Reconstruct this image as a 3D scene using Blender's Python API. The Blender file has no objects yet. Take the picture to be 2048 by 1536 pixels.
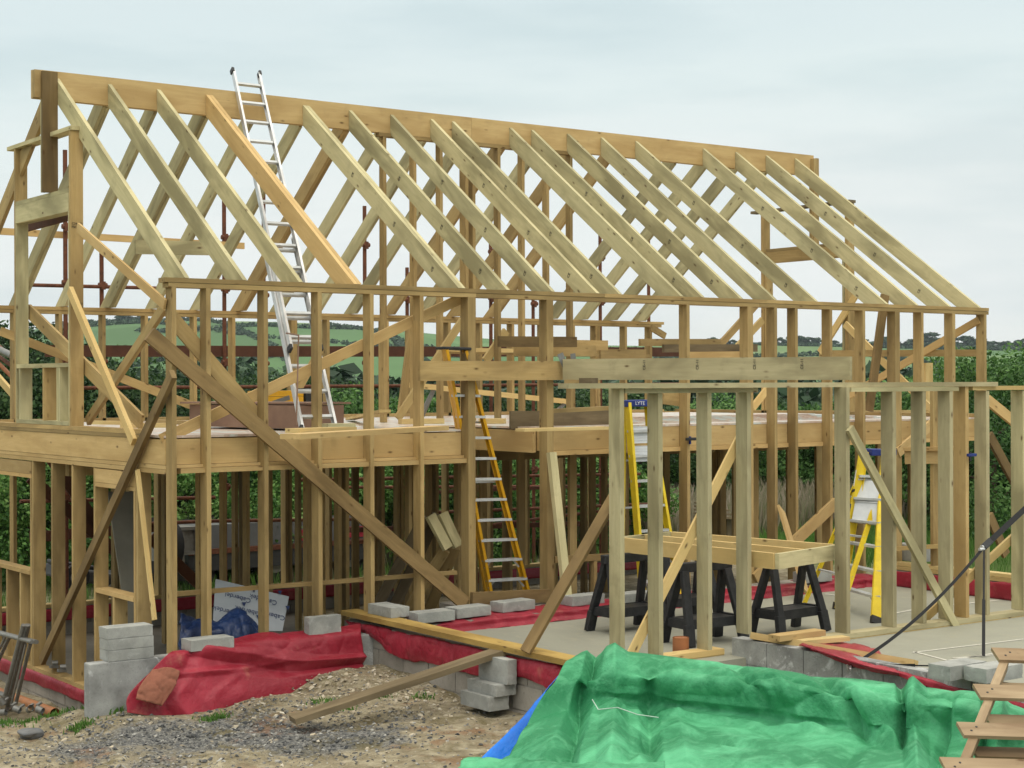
import bpy, bmesh, math, random
import numpy as np
from mathutils import Vector, Matrix, noise as mnoise
random.seed(7); RNG = np.random.default_rng(7)
SC = bpy.context.scene
COL = SC.collection
# ------------------------------------------------------------------ camera numbers (surveyed) and site helpers
CAM = np.array([-6.50448, -14.52441, 3.18479])
RM = np.array([[0.80973, -0.5868, -0.00318], [0.00292, -0.00138, 0.99999], [0.5868, 0.80973, -0.00059]])
FPX = 3313.0
def ray(x, y): return RM.T @ np.array([(x-1024)/FPX, -(y-768)/FPX, 1.0])
def _on(i, x, y, v):
    d = ray(x, y); return Vector(CAM + d*((v-CAM[i])/d[i]))
def oX(x, y, v): return _on(0, x, y, v)      # point of a sight line on the plane X = v
def oY(x, y, v): return _on(1, x, y, v)
def oZ(x, y, v): return _on(2, x, y, v)
def oD(x, y, d): return Vector(CAM + ray(x, y)*d)
V = Vector
# ------------------------------------------------------------------ objects
def tag(o, label=None, cat=None, group=None, kind=None):
    if label: o['label'] = label
    if cat: o['category'] = cat
    if group: o['group'] = group
    if kind: o['kind'] = kind
    return o
def thing(name, label, cat, loc=(0,0,0), group=None):
    o = bpy.data.objects.new(name, None); COL.objects.link(o); o.location = loc
    o.empty_display_size = .2
    return tag(o, label, cat, group)
class MB:
    """collects boxes / prisms / tubes into one mesh; each vertex carries grain coordinates and a tint"""
    def __init__(s): s.v=[]; s.f=[]; s.g=[]; s.t=[]; s.sm=[]
    def add(s, vs, fs, gs, tint=None, smooth=False):
        b=len(s.v); t=random.random() if tint is None else tint
        off=V((random.random()*40, random.random()*9, random.random()*9))
        for v,g in zip(vs,gs): s.v.append(tuple(v)); s.g.append(tuple(V(g)+off)); s.t.append(t)
        for f in fs: s.f.append([b+i for i in f]); s.sm.append(smooth)
    def frame_box(s, o, ax, ay, az, lx, ly, lz, tint=None):
        """box from corner o along unit axes ax (grain), ay, az"""
        vs=[];gs=[]
        for i in (0,1):
            for j in (0,1):
                for k in (0,1):
                    vs.append(o+ax*(lx*i)+ay*(ly*j)+az*(lz*k)); gs.append((lx*i,ly*j,lz*k))
        fs=[(0,1,3,2),(4,6,7,5),(0,4,5,1),(2,3,7,6),(0,2,6,4),(1,5,7,3)]
        if ax.cross(ay).dot(az)<0: fs=[f[::-1] for f in fs]
        s.add(vs,fs,gs,tint)
    def box(s, x0,x1,y0,y1,z0,z1, grain='z', tint=None):
        o=V((x0,y0,z0)); X,Y,Z=V((1,0,0)),V((0,1,0)),V((0,0,1))
        dx,dy,dz=x1-x0,y1-y0,z1-z0
        if grain=='x': s.frame_box(o,X,Y,Z,dx,dy,dz,tint)
        elif grain=='y': s.frame_box(o,Y,Z,X,dy,dz,dx,tint)
        else: s.frame_box(o,Z,X,Y,dz,dx,dy,tint)
        return s
    def bar(s, a, b, w, t, n=(0,0,1), tint=None):
        """bar a->b; t = thickness along n (made perpendicular), w = width along a->b x n"""
        a=V(a);b=V(b);ax=(b-a);L=ax.length;ax.normalize();n=V(n);n=(n-ax*n.dot(ax)).normalized();sd=ax.cross(n)
        s.frame_box(a-sd*(w/2)-n*(t/2),ax,sd,n,L,w,t,tint); return s
    def prism(s, prof, x0, x1, tint=None, skew=None):
        """polygon prof [(y,z)] extruded x0->x1; skew(y) shifts x; grain along the first edge"""
        n=len(prof); d=V((prof[1][0]-prof[0][0],prof[1][1]-prof[0][1],0)).normalized()
        vs=[];gs=[]
        for x in (x0,x1):
            for (y,z) in prof:
                xx=x+(skew(y) if skew else 0); vs.append(V((xx,y,z))); gs.append((y*d.x+z*d.y,-y*d.y+z*d.x,x))
        fs=[tuple(range(n-1,-1,-1)),tuple(range(n,2*n))]+[(i,(i+1)%n,n+(i+1)%n,n+i) for i in range(n)]
        s.add(vs,fs,gs,tint)
        return s
    def tube(s, a, b, r, r2=None, seg=10, cap=True, tint=None):
        a=V(a);b=V(b);ax=(b-a);L=ax.length;ax.normalize();u=ax.orthogonal().normalized();w=ax.cross(u);r2=r if r2 is None else r2
        vs=[];gs=[]
        for k,(p,rr) in enumerate(((a,r),(b,r2))):
            for i in range(seg):
                q=2*math.pi*i/seg; vs.append(p+u*(rr*math.cos(q))+w*(rr*math.sin(q))); gs.append((L*k,rr*math.cos(q),rr*math.sin(q)))
        fs=[(i,(i+1)%seg,seg+(i+1)%seg,seg+i) for i in range(seg)]
        s.add(vs,fs,gs,tint,True)
        if cap:
            s.add([vs[i] for i in range(seg)],[tuple(range(seg-1,-1,-1))],[gs[i] for i in range(seg)],tint)
            s.add([vs[seg+i] for i in range(seg)],[tuple(range(seg))],[gs[seg+i] for i in range(seg)],tint)
        return s
    def path(s, pts, r, seg=8, tint=None):
        for a,b in zip(pts,pts[1:]): s.tube(a,b,r,seg=seg,tint=tint)
        return s
    def build(s, name, m, parent=None, bevel=0):
        me=bpy.data.meshes.new(name); me.from_pydata(s.v,[],s.f); me.materials.append(m)
        at=me.attributes.new('grain','FLOAT_VECTOR','POINT'); at.data.foreach_set('vector',np.array(s.g,dtype=np.float32).ravel())
        at=me.attributes.new('tint','FLOAT','POINT'); at.data.foreach_set('value',np.array(s.t,dtype=np.float32))
        me.polygons.foreach_set('use_smooth',s.sm); me.update()
        o=bpy.data.objects.new(name,me); COL.objects.link(o)
        if parent is not None:
            o.parent=parent
            if parent.type=='EMPTY': o.matrix_parent_inverse=Matrix.Translation(-V(parent.location))
        if bevel:
            md=o.modifiers.new('Bevel','BEVEL'); md.width=bevel; md.segments=2; md.limit_method='ANGLE'
        return o
def fix(o, parent):
    o.parent=parent; o.matrix_parent_inverse=Matrix.Translation(-V(parent.location)); return o
def np_mesh(name, verts, faces, m, tint=None, smooth=False, grain=None):
    """verts (n,3), faces (m,k) numpy"""
    me=bpy.data.meshes.new(name); n=len(verts); k=faces.shape[1]; mf=len(faces)
    me.vertices.add(n); me.vertices.foreach_set('co',np.asarray(verts,dtype=np.float32).ravel())
    me.loops.add(mf*k); me.loops.foreach_set('vertex_index',np.asarray(faces,dtype=np.int32).ravel())
    me.polygons.add(mf); me.polygons.foreach_set('loop_start',np.arange(0,mf*k,k,dtype=np.int32))
    me.polygons.foreach_set('loop_total',np.full(mf,k,dtype=np.int32))
    me.polygons.foreach_set('use_smooth',np.full(mf,smooth))
    if tint is not None:
        at=me.attributes.new('tint','FLOAT','POINT'); at.data.foreach_set('value',np.asarray(tint,dtype=np.float32))
    if grain is not None:
        at=me.attributes.new('grain','FLOAT_VECTOR','POINT'); at.data.foreach_set('vector',np.asarray(grain,dtype=np.float32).ravel())
    me.materials.append(m); me.update(calc_edges=True); me.validate()
    o=bpy.data.objects.new(name,me); COL.objects.link(o); return o
# ------------------------------------------------------------------ materials
class NT:
    def __init__(s, name):
        s.m=bpy.data.materials.new(name); s.m.use_nodes=True; s.t=s.m.node_tree; s.n=s.t.nodes; s.l=s.t.links
        s.b=s.n['Principled BSDF']; s.out=s.n['Material Output']
    def __call__(s, typ, **k):
        x=s.n.new('ShaderNode'+typ)
        for a,b in k.items(): setattr(x,a,b)
        return x
    def ln(s,a,b): s.l.new(a,b)
    def attr(s,n): x=s('Attribute'); x.attribute_name=n; return x
    def mapv(s, src, scale):
        x=s('VectorMath',operation='MULTIPLY'); s.ln(src,x.inputs[0]); x.inputs[1].default_value=scale; return x.outputs[0]
    def noise(s, src, scale, detail=4, rough=.55, dist=0):
        x=s('TexNoise'); x.inputs['Scale'].default_value=scale; x.inputs['Detail'].default_value=detail
        x.inputs['Roughness'].default_value=rough; x.inputs['Distortion'].default_value=dist
        if src is not None: s.ln(src,x.inputs['Vector'])
        return x.outputs['Fac']
    def ramp(s, src, stops, interp='LINEAR'):
        x=s('ValToRGB'); r=x.color_ramp; r.interpolation=interp
        while len(r.elements)<len(stops): r.elements.new(.5)
        for e,(p,c) in zip(r.elements,stops):
            e.position=p; e.color=tuple(c)+(1,) if len(c)==3 else c
        s.ln(src,x.inputs[0]); return x.outputs[0]
    def mix(s, fac, a, b, blend='MIX'):
        x=s('Mix',data_type='RGBA',blend_type=blend)
        for v,i in ((fac,0),(a,6),(b,7)):
            if isinstance(v,(int,float)): x.inputs[i].default_value=v
            elif isinstance(v,(tuple,list)): x.inputs[i].default_value=tuple(v)+(1,)
            else: s.ln(v,x.inputs[i])
        return x.outputs[2]
    def math(s, op, a, b=0.0):
        x=s('Math',operation=op)
        for v,i in ((a,0),(b,1)):
            if isinstance(v,(int,float)): x.inputs[i].default_value=v
            else: s.ln(v,x.inputs[i])
        return x.outputs[0]
    def bump(s, h, strength=.3, dist=.01):
        x=s('Bump'); x.inputs['Strength'].default_value=strength; x.inputs['Distance'].default_value=dist
        s.ln(h,x.inputs['Height']); s.ln(x.outputs[0],s.b.inputs['Normal'])
    def col(s, c):
        if isinstance(c,tuple): s.b.inputs['Base Color'].default_value=c+(1,)
        else: s.ln(c,s.b.inputs['Base Color'])
    def rough(s, r, spec=.4):
        s.b.inputs['Roughness'].default_value=r; s.b.inputs['Specular IOR Level'].default_value=spec
def hx(r,g,b):
    f=lambda c:(c/255/12.92) if c/255<=.04045 else ((c/255+.055)/1.055)**2.4
    return (f(r),f(g),f(b))
def sc(c,k): return tuple(min(1,x*k) for x in c)
def wood(name, c1, c2, dark, knot=(.09,.045,.015), stain=.5, streak=.55, knots=1.0, rough=.75):
    m=NT(name); g=m.attr('grain').outputs['Vector']; t=m.attr('tint').outputs['Fac']
    st=m.noise(m.mapv(g,(1.1,16,16)),2.2,6,.65,.6)
    big=m.noise(m.mapv(g,(.9,3.5,3.5)),1.0,3,.6,.4)
    fine=m.noise(m.mapv(g,(3,70,70)),1.5,3,.7)
    col=m.ramp(st,[(.3,c1),(.72,c2)])
    col=m.mix(m.ramp(big,[(.42,(0,0,0)),(.62,(1,1,1))]),col,m.mix(stain,c2,dark),'MIX') if stain else col
    col=m.mix(m.math('MULTIPLY',fine,streak*.5),col,sc(dark,.8),'MIX')
    # board to board difference
    tr=m.ramp(t,[(0,(.72,.70,.66)),(.25,(.95,.92,.86)),(.5,(1.02,1,.97)),(.75,(1.1,1.06,1.0)),(1,(1.2,1.14,1.06))])
    col=m.mix(1.0,col,tr,'MULTIPLY')
    v=m('TexVoronoi',feature='F1'); m.ln(m.mapv(g,(5.0,12,12)),v.inputs['Vector']); v.inputs['Scale'].default_value=1; v.inputs['Randomness'].default_value=1
    kn=m.ramp(v.outputs['Distance'],[(.07,(1,1,1)),(.13,(.4,.4,.4)),(.22,(0,0,0))])
    sel=m('TexWhiteNoise'); m.ln(v.outputs['Position'],sel.inputs['Vector'])
    kn=m.math('MULTIPLY',kn,m.math('LESS_THAN',sel.outputs['Value'],.34*knots))
    col=m.mix(m.math('MULTIPLY',kn,.85),col,knot)
    # dirt and mould speckle
    tc=m('NewGeometry').outputs['Position']
    d=m.ramp(m.noise(tc,5.5,5,.7),[(.55,(0,0,0)),(.75,(1,1,1))])
    col=m.mix(m.math('MULTIPLY',d,.22*stain+.08),col,sc(dark,.45))
    m.col(col); m.rough(rough,.25); m.bump(m.mix(.5,st,fine),.35,.003)
    return m.m
WOOD=dict(
 warm=wood('wood_warm',(.50,.37,.175),(.40,.285,.12),(.235,.165,.075),stain=.65),
 ridge=wood('wood_ridge',(.60,.445,.22),(.51,.36,.16),(.37,.245,.105),stain=.45),
 green=wood('wood_treated',(.60,.55,.335),(.49,.45,.26),(.26,.235,.135),stain=.75),
 grey=wood('wood_grey_treated',(.50,.455,.29),(.40,.36,.22),(.225,.20,.12),stain=.65),
 light=wood('wood_fresh',(.68,.54,.27),(.60,.45,.20),(.42,.29,.12),stain=.3),
 brown=wood('wood_weathered',(.29,.205,.095),(.215,.148,.066),(.11,.073,.033),stain=.6),
 dull=wood('wood_dull',(.25,.20,.125),(.18,.14,.085),(.10,.078,.047),stain=.6,knots=.4),
 pallet=wood('wood_pallet',(.44,.345,.225),(.34,.255,.16),(.16,.10,.055),stain=.7),
 wet=wood('wood_yellow',(.52,.37,.12),(.40,.265,.075),(.2,.125,.04),stain=.6),
)
def simple(name, c, rough=.6, spec=.4, metal=0, nz=None, amt=.25, bump=0, scale=8):
    m=NT(name); pos=m('NewGeometry').outputs['Position']
    n=m.noise(pos,scale,5,.6)
    m.col(m.mix(m.math('MULTIPLY',m.ramp(n,[(.35,(0,0,0)),(.7,(1,1,1))]),1.0),c,nz if nz else sc(c,1-amt)))
    m.rough(rough,spec); m.b.inputs['Metallic'].default_value=metal
    if bump: m.bump(m.noise(pos,scale*6,4),bump,.01)
    return m.m
def concrete(name, c, dark, scale=3.0, bump=.5, eff=0):
    m=NT(name); p=m('NewGeometry').outputs['Position']
    a=m.noise(p,scale,6,.6); b=m.noise(p,scale*24,3,.7)
    col=m.mix(m.ramp(a,[(.35,(0,0,0)),(.68,(1,1,1))]),c,dark)
    if eff: col=m.mix(m.ramp(m.noise(p,scale*1.7,6,.7,.9),[(.55,(0,0,0)),(.66,(eff,eff,eff))]),col,(.62,.63,.63))
    col=m.mix(m.ramp(b,[(.55,(0,0,0)),(.8,(.5,.5,.5))]),col,sc(dark,.55))
    m.col(col); m.rough(.9,.2); m.bump(b,bump,.004); return m.m
BLOCK=concrete('concrete_block',(.39,.395,.37),(.255,.26,.245),5,.8,.25)
BLOCKW=concrete('block_wall_mortar',(.40,.365,.32),(.22,.20,.17),1.6)
FAIR=concrete('rendered_block',(.40,.405,.39),(.17,.17,.165),2.6,.8,.8)
SLAB=None
def slab_mat():
    m=NT('concrete_slab'); p=m('NewGeometry').outputs['Position']
    a=m.noise(p,.55,5,.6,.4); b=m.noise(p,9,5,.65); c=m.noise(p,60,2)
    col=m.mix(m.ramp(a,[(.35,(0,0,0)),(.65,(1,1,1))]),(.375,.37,.295),(.285,.285,.235))
    col=m.mix(m.ramp(b,[(.56,(0,0,0)),(.74,(.6,.6,.6))]),col,(.42,.385,.27))
    m.col(m.mix(m.math('MULTIPLY',c,.25),col,(.15,.14,.12))); m.rough(.85,.25); m.bump(b,.2,.004); return m.m
SLAB=slab_mat(); SLABD=concrete('low_bounce_slab',(.22,.20,.17),(.15,.135,.11),1.2)  # second tone: house floor coloured dark so less light bounces onto the interior studs
def sheet(name, c, dark, light, rough=.38, spec=.5, dust=None, weave=0):
    m=NT(name); p=m('NewGeometry').outputs['Position']
    a=m.noise(p,1.1,7,.68,.6); b=m.noise(p,7,5,.6,.5)
    col=m.mix(m.ramp(a,[(.40,(0,0,0)),(.56,(1,1,1))]),c,dark)
    col=m.mix(m.ramp(b,[(.52,(0,0,0)),(.8,(.55,.55,.55))]),col,light)
    if dust: col=m.mix(m.ramp(m.noise(p,3.0,6,.7),[(.6,(0,0,0)),(.75,(.6,.6,.6))]),col,dust)
    m.col(col); m.rough(rough,spec)
    w=m.noise(p,28,4,.6,.6) if not weave else m.noise(p,weave,2)
    m.bump(m.mix(.35,m.noise(p,6,6,.65,1.2),w),.45,.03)
    return m.m
RED=sheet('red_membrane',(.36,.028,.05),(.25,.016,.03),(.46,.08,.105),.42,.3,dust=(.42,.17,.12))
GREEN=sheet('green_tarpaulin',(.10,.42,.215),(.03,.21,.09),(.17,.54,.30),.62,.22,weave=60)
BLUE=sheet('blue_tarpaulin',(.0,.20,.80),(.0,.13,.62),(.02,.28,.9),.45,.35)
NAVY=sheet('navy_tarpaulin',(.015,.04,.13),(.008,.02,.07),(.03,.07,.2),.4,.5)
YEL=simple('yellow_fibreglass',(.80,.60,.02),.4,.5,nz=(.66,.47,.02))
AMB=simple('amber_fibreglass',(.74,.40,.015),.4,.5,nz=(.60,.30,.012))
ALU=simple('aluminium',(.72,.73,.74),.38,.5,.75,nz=(.5,.5,.5),scale=5)
ALUM=simple('aluminium_matt',(.60,.62,.63),.5,.5,.35,nz=(.47,.48,.48))
PLATE=simple('ribbed_aluminium',(.66,.68,.70),.5,.5,.1,nz=(.55,.57,.59))
GALV=simple('galvanised_steel',(.22,.22,.21),.5,.5,.5,nz=(.17,.165,.15),scale=18)
BLK=simple('black_plastic',(.013,.014,.016),.55,.4,nz=(.03,.03,.032),scale=14,bump=.2)
BLUP=simple('blue_plastic',(.012,.03,.20),.45,.45)
RUST=simple('rusty_tube',(.17,.062,.032),.75,.3,.1,nz=(.085,.035,.022),scale=16,bump=.3)
RUSTB=simple('scaffold_board',(.105,.045,.028),.8,.2,nz=(.07,.033,.022),scale=6)
CLAY=simple('clay_pipe',(.40,.16,.07),.7,.3)
ORNG=simple('orange_pipe',(.50,.20,.07),.5,.4,nz=(.34,.15,.07),scale=5)
WHITE=simple('white_print',(.75,.75,.74),.6,.3,nz=(.6,.6,.6))
SHEETW=simple('white_board_face',(.44,.47,.50),.5,.4,nz=(.36,.39,.42),scale=3)
INK=simple('blue_ink',(.03,.05,.14),.6,.3)
STAMP=simple('black_stamp',(.05,.045,.04),.8,.2)
GREYB=simple('grey_board',(.22,.21,.17),.85,.2,nz=(.17,.16,.13),scale=3)
BRNB=simple('brown_board',(.30,.19,.135),.8,.2,nz=(.21,.13,.095),scale=3)
TRLR=simple('trailer_grey',(.12,.125,.13),.5,.5,nz=(.085,.088,.09),scale=3)
TRLD=simple('trailer_dark',(.04,.041,.043),.6,.4)
TYRE=simple('tyre_rubber',(.02,.02,.022),.85,.3)
RUB=simple('rubber_strap',(.012,.012,.013),.7,.3)
STONE=simple('slate_rock',(.11,.12,.135),.7,.3,nz=(.17,.17,.17),scale=6,bump=.5)
CHALK=simple('chalk_line',(.62,.60,.53),.95,.1,nz=(.45,.43,.37),scale=20)
DIRT=simple('dirt_pat',(.27,.115,.075),.95,.1,nz=(.30,.12,.08),scale=7,bump=.5)
def deck_mat():
    m=NT('deck_chipboard'); p=m('NewGeometry').outputs['Position']
    a=m.noise(m.mapv(p,(5,.5,1)),1.6,5,.6,.5); b=m.noise(p,2.3,5,.65,.8)
    col=m.mix(m.ramp(a,[(.38,(0,0,0)),(.6,(1,1,1))]),(.52,.37,.29),(.66,.56,.47))
    col=m.mix(m.ramp(b,[(.5,(0,0,0)),(.62,(1,1,1))]),col,(.60,.66,.64))
    m.col(col); m.rough(.32,.5); return m.m
DECK=deck_mat()
def leafmat(name, c1, c2, c3, trans=.25):
    m=NT(name); t=m.attr('tint').outputs['Fac']
    m.col(m.ramp(t,[(0,c1),(.5,c2),(1,c3)])); m.rough(.6,.25)
    tr=m('BsdfTranslucent'); m.ln(m.ramp(t,[(0,c1),(.5,c2),(1,c3)]),tr.inputs['Color'])
    mx=m('MixShader'); mx.inputs[0].default_value=trans
    m.ln(m.b.outputs[0],mx.inputs[1]); m.ln(tr.outputs[0],mx.inputs[2]); m.ln(mx.outputs[0],m.out.inputs['Surface'])
    return m.m
LF_D=leafmat('foliage_dark',(.014,.035,.012),(.035,.078,.024),(.09,.16,.05))
LF_M=leafmat('foliage_mid',(.03,.08,.018),(.075,.17,.038),(.16,.29,.08))
LF_L=leafmat('foliage_bright',(.03,.085,.018),(.09,.21,.04),(.23,.37,.11))
LF_F=leafmat('foliage_far',(.02,.042,.022),(.03,.065,.03),(.05,.095,.045),.1)
GRS=leafmat('grass_dry',(.14,.17,.07),(.27,.24,.16),(.46,.38,.31),.3)
GRSG=leafmat('grass_green',(.05,.12,.02),(.09,.20,.035),(.16,.28,.07),.3)
BARK=simple('bark',(.085,.062,.042),.9,.2,scale=12)
def ground_mat():
    m=NT('ground_earth'); p=m('NewGeometry').outputs['Position']; t=m.attr('tint').outputs['Fac']
    a=m.noise(p,.9,6,.65,.6); b=m.noise(p,6,6,.7); c=m.noise(p,34,4,.75)
    earth=m.ramp(b,[(.3,(.165,.135,.085)),(.5,(.31,.265,.18)),(.7,(.49,.435,.315))])
    grav=m.ramp(c,[(.32,(.055,.056,.057)),(.5,(.155,.155,.15)),(.68,(.36,.35,.32))])
    gm=m.math('ADD',m.attr('grav').outputs['Fac'],m.math('MULTIPLY',m.math('SUBTRACT',a,.5),1.3))
    col=m.mix(m.ramp(gm,[(.4,(0,0,0)),(.62,(1,1,1))]),earth,grav)
    col=m.mix(m.ramp(m.noise(p,1.7,5,.7),[(.56,(0,0,0)),(.66,(.55,.55,.55))]),col,(.24,.115,.055))
    col=m.mix(m.ramp(m.noise(p,2.3,6,.7,.5),[(.52,(0,0,0)),(.64,(.75,.75,.75))]),col,(.15,.125,.06))
    col=m.mix(m.ramp(c,[(.62,(0,0,0)),(.72,(.7,.7,.7))]),col,(.52,.47,.36))
    grass=m.ramp(m.noise(p,.35,6,.7),[(.35,(.05,.10,.022)),(.6,(.10,.15,.04)),(.8,(.2,.19,.09))])
    col=m.mix(t,col,grass)
    m.col(col); m.rough(.95,.15); m.bump(m.mix(.6,b,c),.9,.05); return m.m
GROUND=ground_mat()
def hill_mat():
    m=NT('hill_fields'); p=m('NewGeometry').outputs['Position']
    v=m('TexVoronoi',feature='F1'); m.ln(m.mapv(p,(.0075,.0045,.012)),v.inputs['Vector']); v.inputs['Scale'].default_value=1
    w=m('TexWhiteNoise'); m.ln(v.outputs['Position'],w.inputs['Vector'])
    n=m.noise(p,.02,6,.65)
    col=m.ramp(w.outputs['Value'],[(0,(.07,.13,.05)),(.4,(.10,.19,.07)),(.75,(.135,.225,.085)),(1,(.19,.24,.11))])
    col=m.mix(m.math('MULTIPLY',n,.5),col,(.05,.10,.04)); m.col(col); m.rough(.95,.1); return m.m
HILL=hill_mat()

# grading stamps on the studs
def text(name, body, size, o, ax, up, m, parent=None, ext=.001):
    c=bpy.data.curves.new(name,'FONT'); c.body=body; c.size=size; c.align_x='CENTER'; c.align_y='CENTER'; c.extrude=ext
    tmp=bpy.data.objects.new(name,c); COL.objects.link(tmp); bpy.context.view_layer.update()
    me=bpy.data.meshes.new_from_object(tmp.evaluated_get(bpy.context.evaluated_depsgraph_get())); bpy.data.objects.remove(tmp); bpy.data.curves.remove(c)
    me.name=name; me.materials.clear(); me.materials.append(m)
    ax=V(ax).normalized(); up=V(up); up=(up-ax*up.dot(ax)).normalized(); n=ax.cross(up)
    M=Matrix((( ax.x,up.x,n.x,o[0]),(ax.y,up.y,n.y,o[1]),(ax.z,up.z,n.z,o[2]),(0,0,0,1)))
    me.transform(M); ob=bpy.data.objects.new(name,me); COL.objects.link(ob)
    if parent is not None: fix(ob,parent) if parent.type=='EMPTY' else setattr(ob,'parent',parent)
    return ob
# ================================================================== TIMBER FRAME HOUSE
YF=-.14          # front face of the front wall (inner face at Y=0), gable face X=0, rear wall Y 6.06..6.20
house=thing('timber_frame_house','two storey timber house frame with open roof rafters and no cladding','house frame',(6,3,0))
TH=.045
def P(name, mb, w, parent=house): return mb.build(name, WOOD[w] if isinstance(w,str) else w, parent)
def stud(x0,y0,z0,z1,lx=TH,ly=.14,w='warm',name='stud',tint=None):
    return P(name, MB().box(x0,x0+lx,y0,y0+ly,z0,z1,'z',tint), w)
# --- front wall (full height studs)
fx=[(0,.045),(.351,.045),(.957,.045),(1.552,.045),(2.151,.045),(2.751,.045),(3.351,.09),(4.389,.09),(6.43,.045),(7.402,.09),(7.85,.045),(8.204,.045),(8.811,.045),(9.411,.045),(10.02,.09),(10.527,.045),(11.147,.06),(11.81,.045)]
for x,w in fx:
    stud(x,YF,.0,4.09,lx=w,w='warm')
P('corner_stud',MB().box(.048,.09,YF+.1,.05,.0,2.34,'z'),'warm')
for a,b,dz in ((-.03,3.46,0),(3.463,7.6,0),(7.603,11.9,0)):
    P('top_plate',MB().box(a,b,YF,0,4.09+dz,4.134+dz,'x'),'warm')
for a,b in ((-.07,5.2),(5.203,11.9)):
    P('wall_plate',MB().box(a,b,YF-.005,.003,4.137,4.180,'x'),'warm')
# rim boards behind the studs, plates under them
P('rim_board',MB().box(.003,3.38,.004,.05,2.425,2.665,'x',.6),'ridge')
P('floor_plate',MB().box(.1,3.35,-.11,.10,2.345,2.39,'x'),'ridge')
P('floor_plate',MB().box(.05,3.35,-.06,.14,2.393,2.422,'x'),'ridge')
P('rim_board',MB().box(4.39,11.86,.004,.05,2.44,2.675,'x',.55),'ridge')
P('floor_plate',MB().box(4.5,11.86,-.02,.14,2.385,2.437,'x'),'ridge')
P('trimmer',MB().box(4.335,4.385,.06,1.4,2.42,2.66,'y'),'ridge')
P('trimmer',MB().box(3.45,4.33,1.40,1.45,2.42,2.66,'x'),'ridge')
P('trimmer',MB().box(3.40,3.447,.06,1.4,2.42,2.66,'y'),'warm')
P('mid_beam',MB().box(.2,11.7,3.0,3.1,2.18,2.41,'x',.2),'warm')
# mid rails on the ground floor
a=oY(470,1178,.02); P('noggin',MB().bar((.1,.03,a.z),(3.3,.03,a.z-.02),.04,.06,(0,1,0)),'warm')
P('threshold',MB().bar(oY(943,1198,-.17),oY(1098,1191,-.17),.14,.045,(0,1,0)),'brown')
P('noggin',MB().bar(oY(1107,1119,-.06),oY(1222,1113,-.06),.07,.06,(0,1,0)),'warm')
P('noggin',MB().bar(oY(1188,1122,-.06),oY(1187,1205,-.06),.045,.06,(0,1,0)),'warm')
P('noggin',MB().bar(oY(1100,822,-.05),oY(1222,816,-.05),.045,.09,(0,1,0)),'warm')
P('upstand_board',MB().bar(oY(1020,840,.42),oY(1225,838,.42),.2,.03,(0,1,0)),'dull')
P('header',MB().bar(oY(1325,789,.02),oY(1378,796,.02),.22,.045,(0,1,0)),'warm')
# --- gable wall near (X 0..0.14)
def gst(y0,z0,z1,ly=.045,w='warm',name='stud',x0=0,lx=.14): return stud(x0,y0,z0,z1,lx=lx,ly=ly,w=w,name=name)
for y in (2.995,2.395,1.786): gst(y-.045,.045,2.33)
gst(3.54,.045,2.33); gst(3.60,.045,2.14); gst(.66,.045,2.33); gst(.72,.045,2.14,w='ridge'); gst(1.74,.045,2.33,w='ridge') if False else None
gst(5.4,.045,2.33); gst(6.1,.045,4.09)
gst(5.0,.045,1.05); gst(4.4,.045,1.05); gst(3.95,.045,1.05); gst(1.25,.045,1.05)
P('sole_plate',MB().box(-.003,.145,.05,6.1,0,.045,'y'),'warm')
P('window_sill',MB().box(-.004,.144,3.66,5.3,1.055,1.10,'y'),'warm')
P('window_sill',MB().box(-.004,.144,.77,1.735,1.055,1.10,'y',.8),'ridge')
P('lintel',MB().box(-.002,.05,.706,1.735,2.185,2.325,'y',.7),'ridge'); P('lintel',MB().box(-.002,.14,.706,1.735,2.14,2.182,'y'),'ridge')
P('lintel',MB().box(-.002,.05,3.60,5.4,2.185,2.325,'y'),'ridge'); P('lintel',MB().box(-.002,.14,3.60,5.4,2.14,2.182,'y'),'ridge')
P('floor_plate',MB().box(-.003,.14,.003,6.15,2.335,2.378,'y'),'ridge')
P('floor_plate',MB().box(-.003,.14,.003,6.15,2.381,2.42,'y'),'ridge')
P('rim_board',MB().box(-.006,.002,.0,6.15,2.423,2.66,'y',.75),'ridge')
P('rim_board',MB().box(.0025,.045,.05,6.15,2.423,2.66,'y',.4),'warm')
P('sole_plate',MB().box(-.01,.135,.72,6.1,2.70,2.745,'y'),'warm')
P('deck_packer',MB().box(-.012,.10,.52,6.1,2.663,2.698,'y'),'warm')
for y,z1 in ((2.40,5.875),(4.09,5.875)): gst(y,2.70,z1,w='warm')
gst(2.448,2.70,5.02,w='green',ly=.022); gst(4.065,2.70,5.02,w='green',ly=.022)
P('window_sill',MB().box(-.004,.14,2.475,4.06,3.37,3.415,'y'),'green')
P('sole_plate',MB().box(-.005,.14,2.475,4.06,2.748,2.79,'y'),'green')
for y in (3.95,3.2,2.78,2.72): gst(y,2.79,3.37,w='green' if y!=3.2 else 'warm',name='cripple_stud')
P('header',MB().box(-.003,.045,2.45,4.085,5.02,5.22,'y',.7),'green'); P('header',MB().box(.048,.14,2.45,4.085,5.02,5.22,'y',.2),'green')
P('header_plate',MB().box(.0,.14,2.45,4.085,5.223,5.268,'y'),'green')
P('head_plate',MB().box(-.004,.14,2.38,4.36,5.878,5.922,'y'),'green')
P('ridge_post',MB().box(-.085,.085,2.98,3.025,5.27,6.585,'z',.1),'brown'); P('ridge_post',MB().box(-.085,-.04,3.027,3.047,5.27,6.28,'z',.7),'green')
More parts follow.
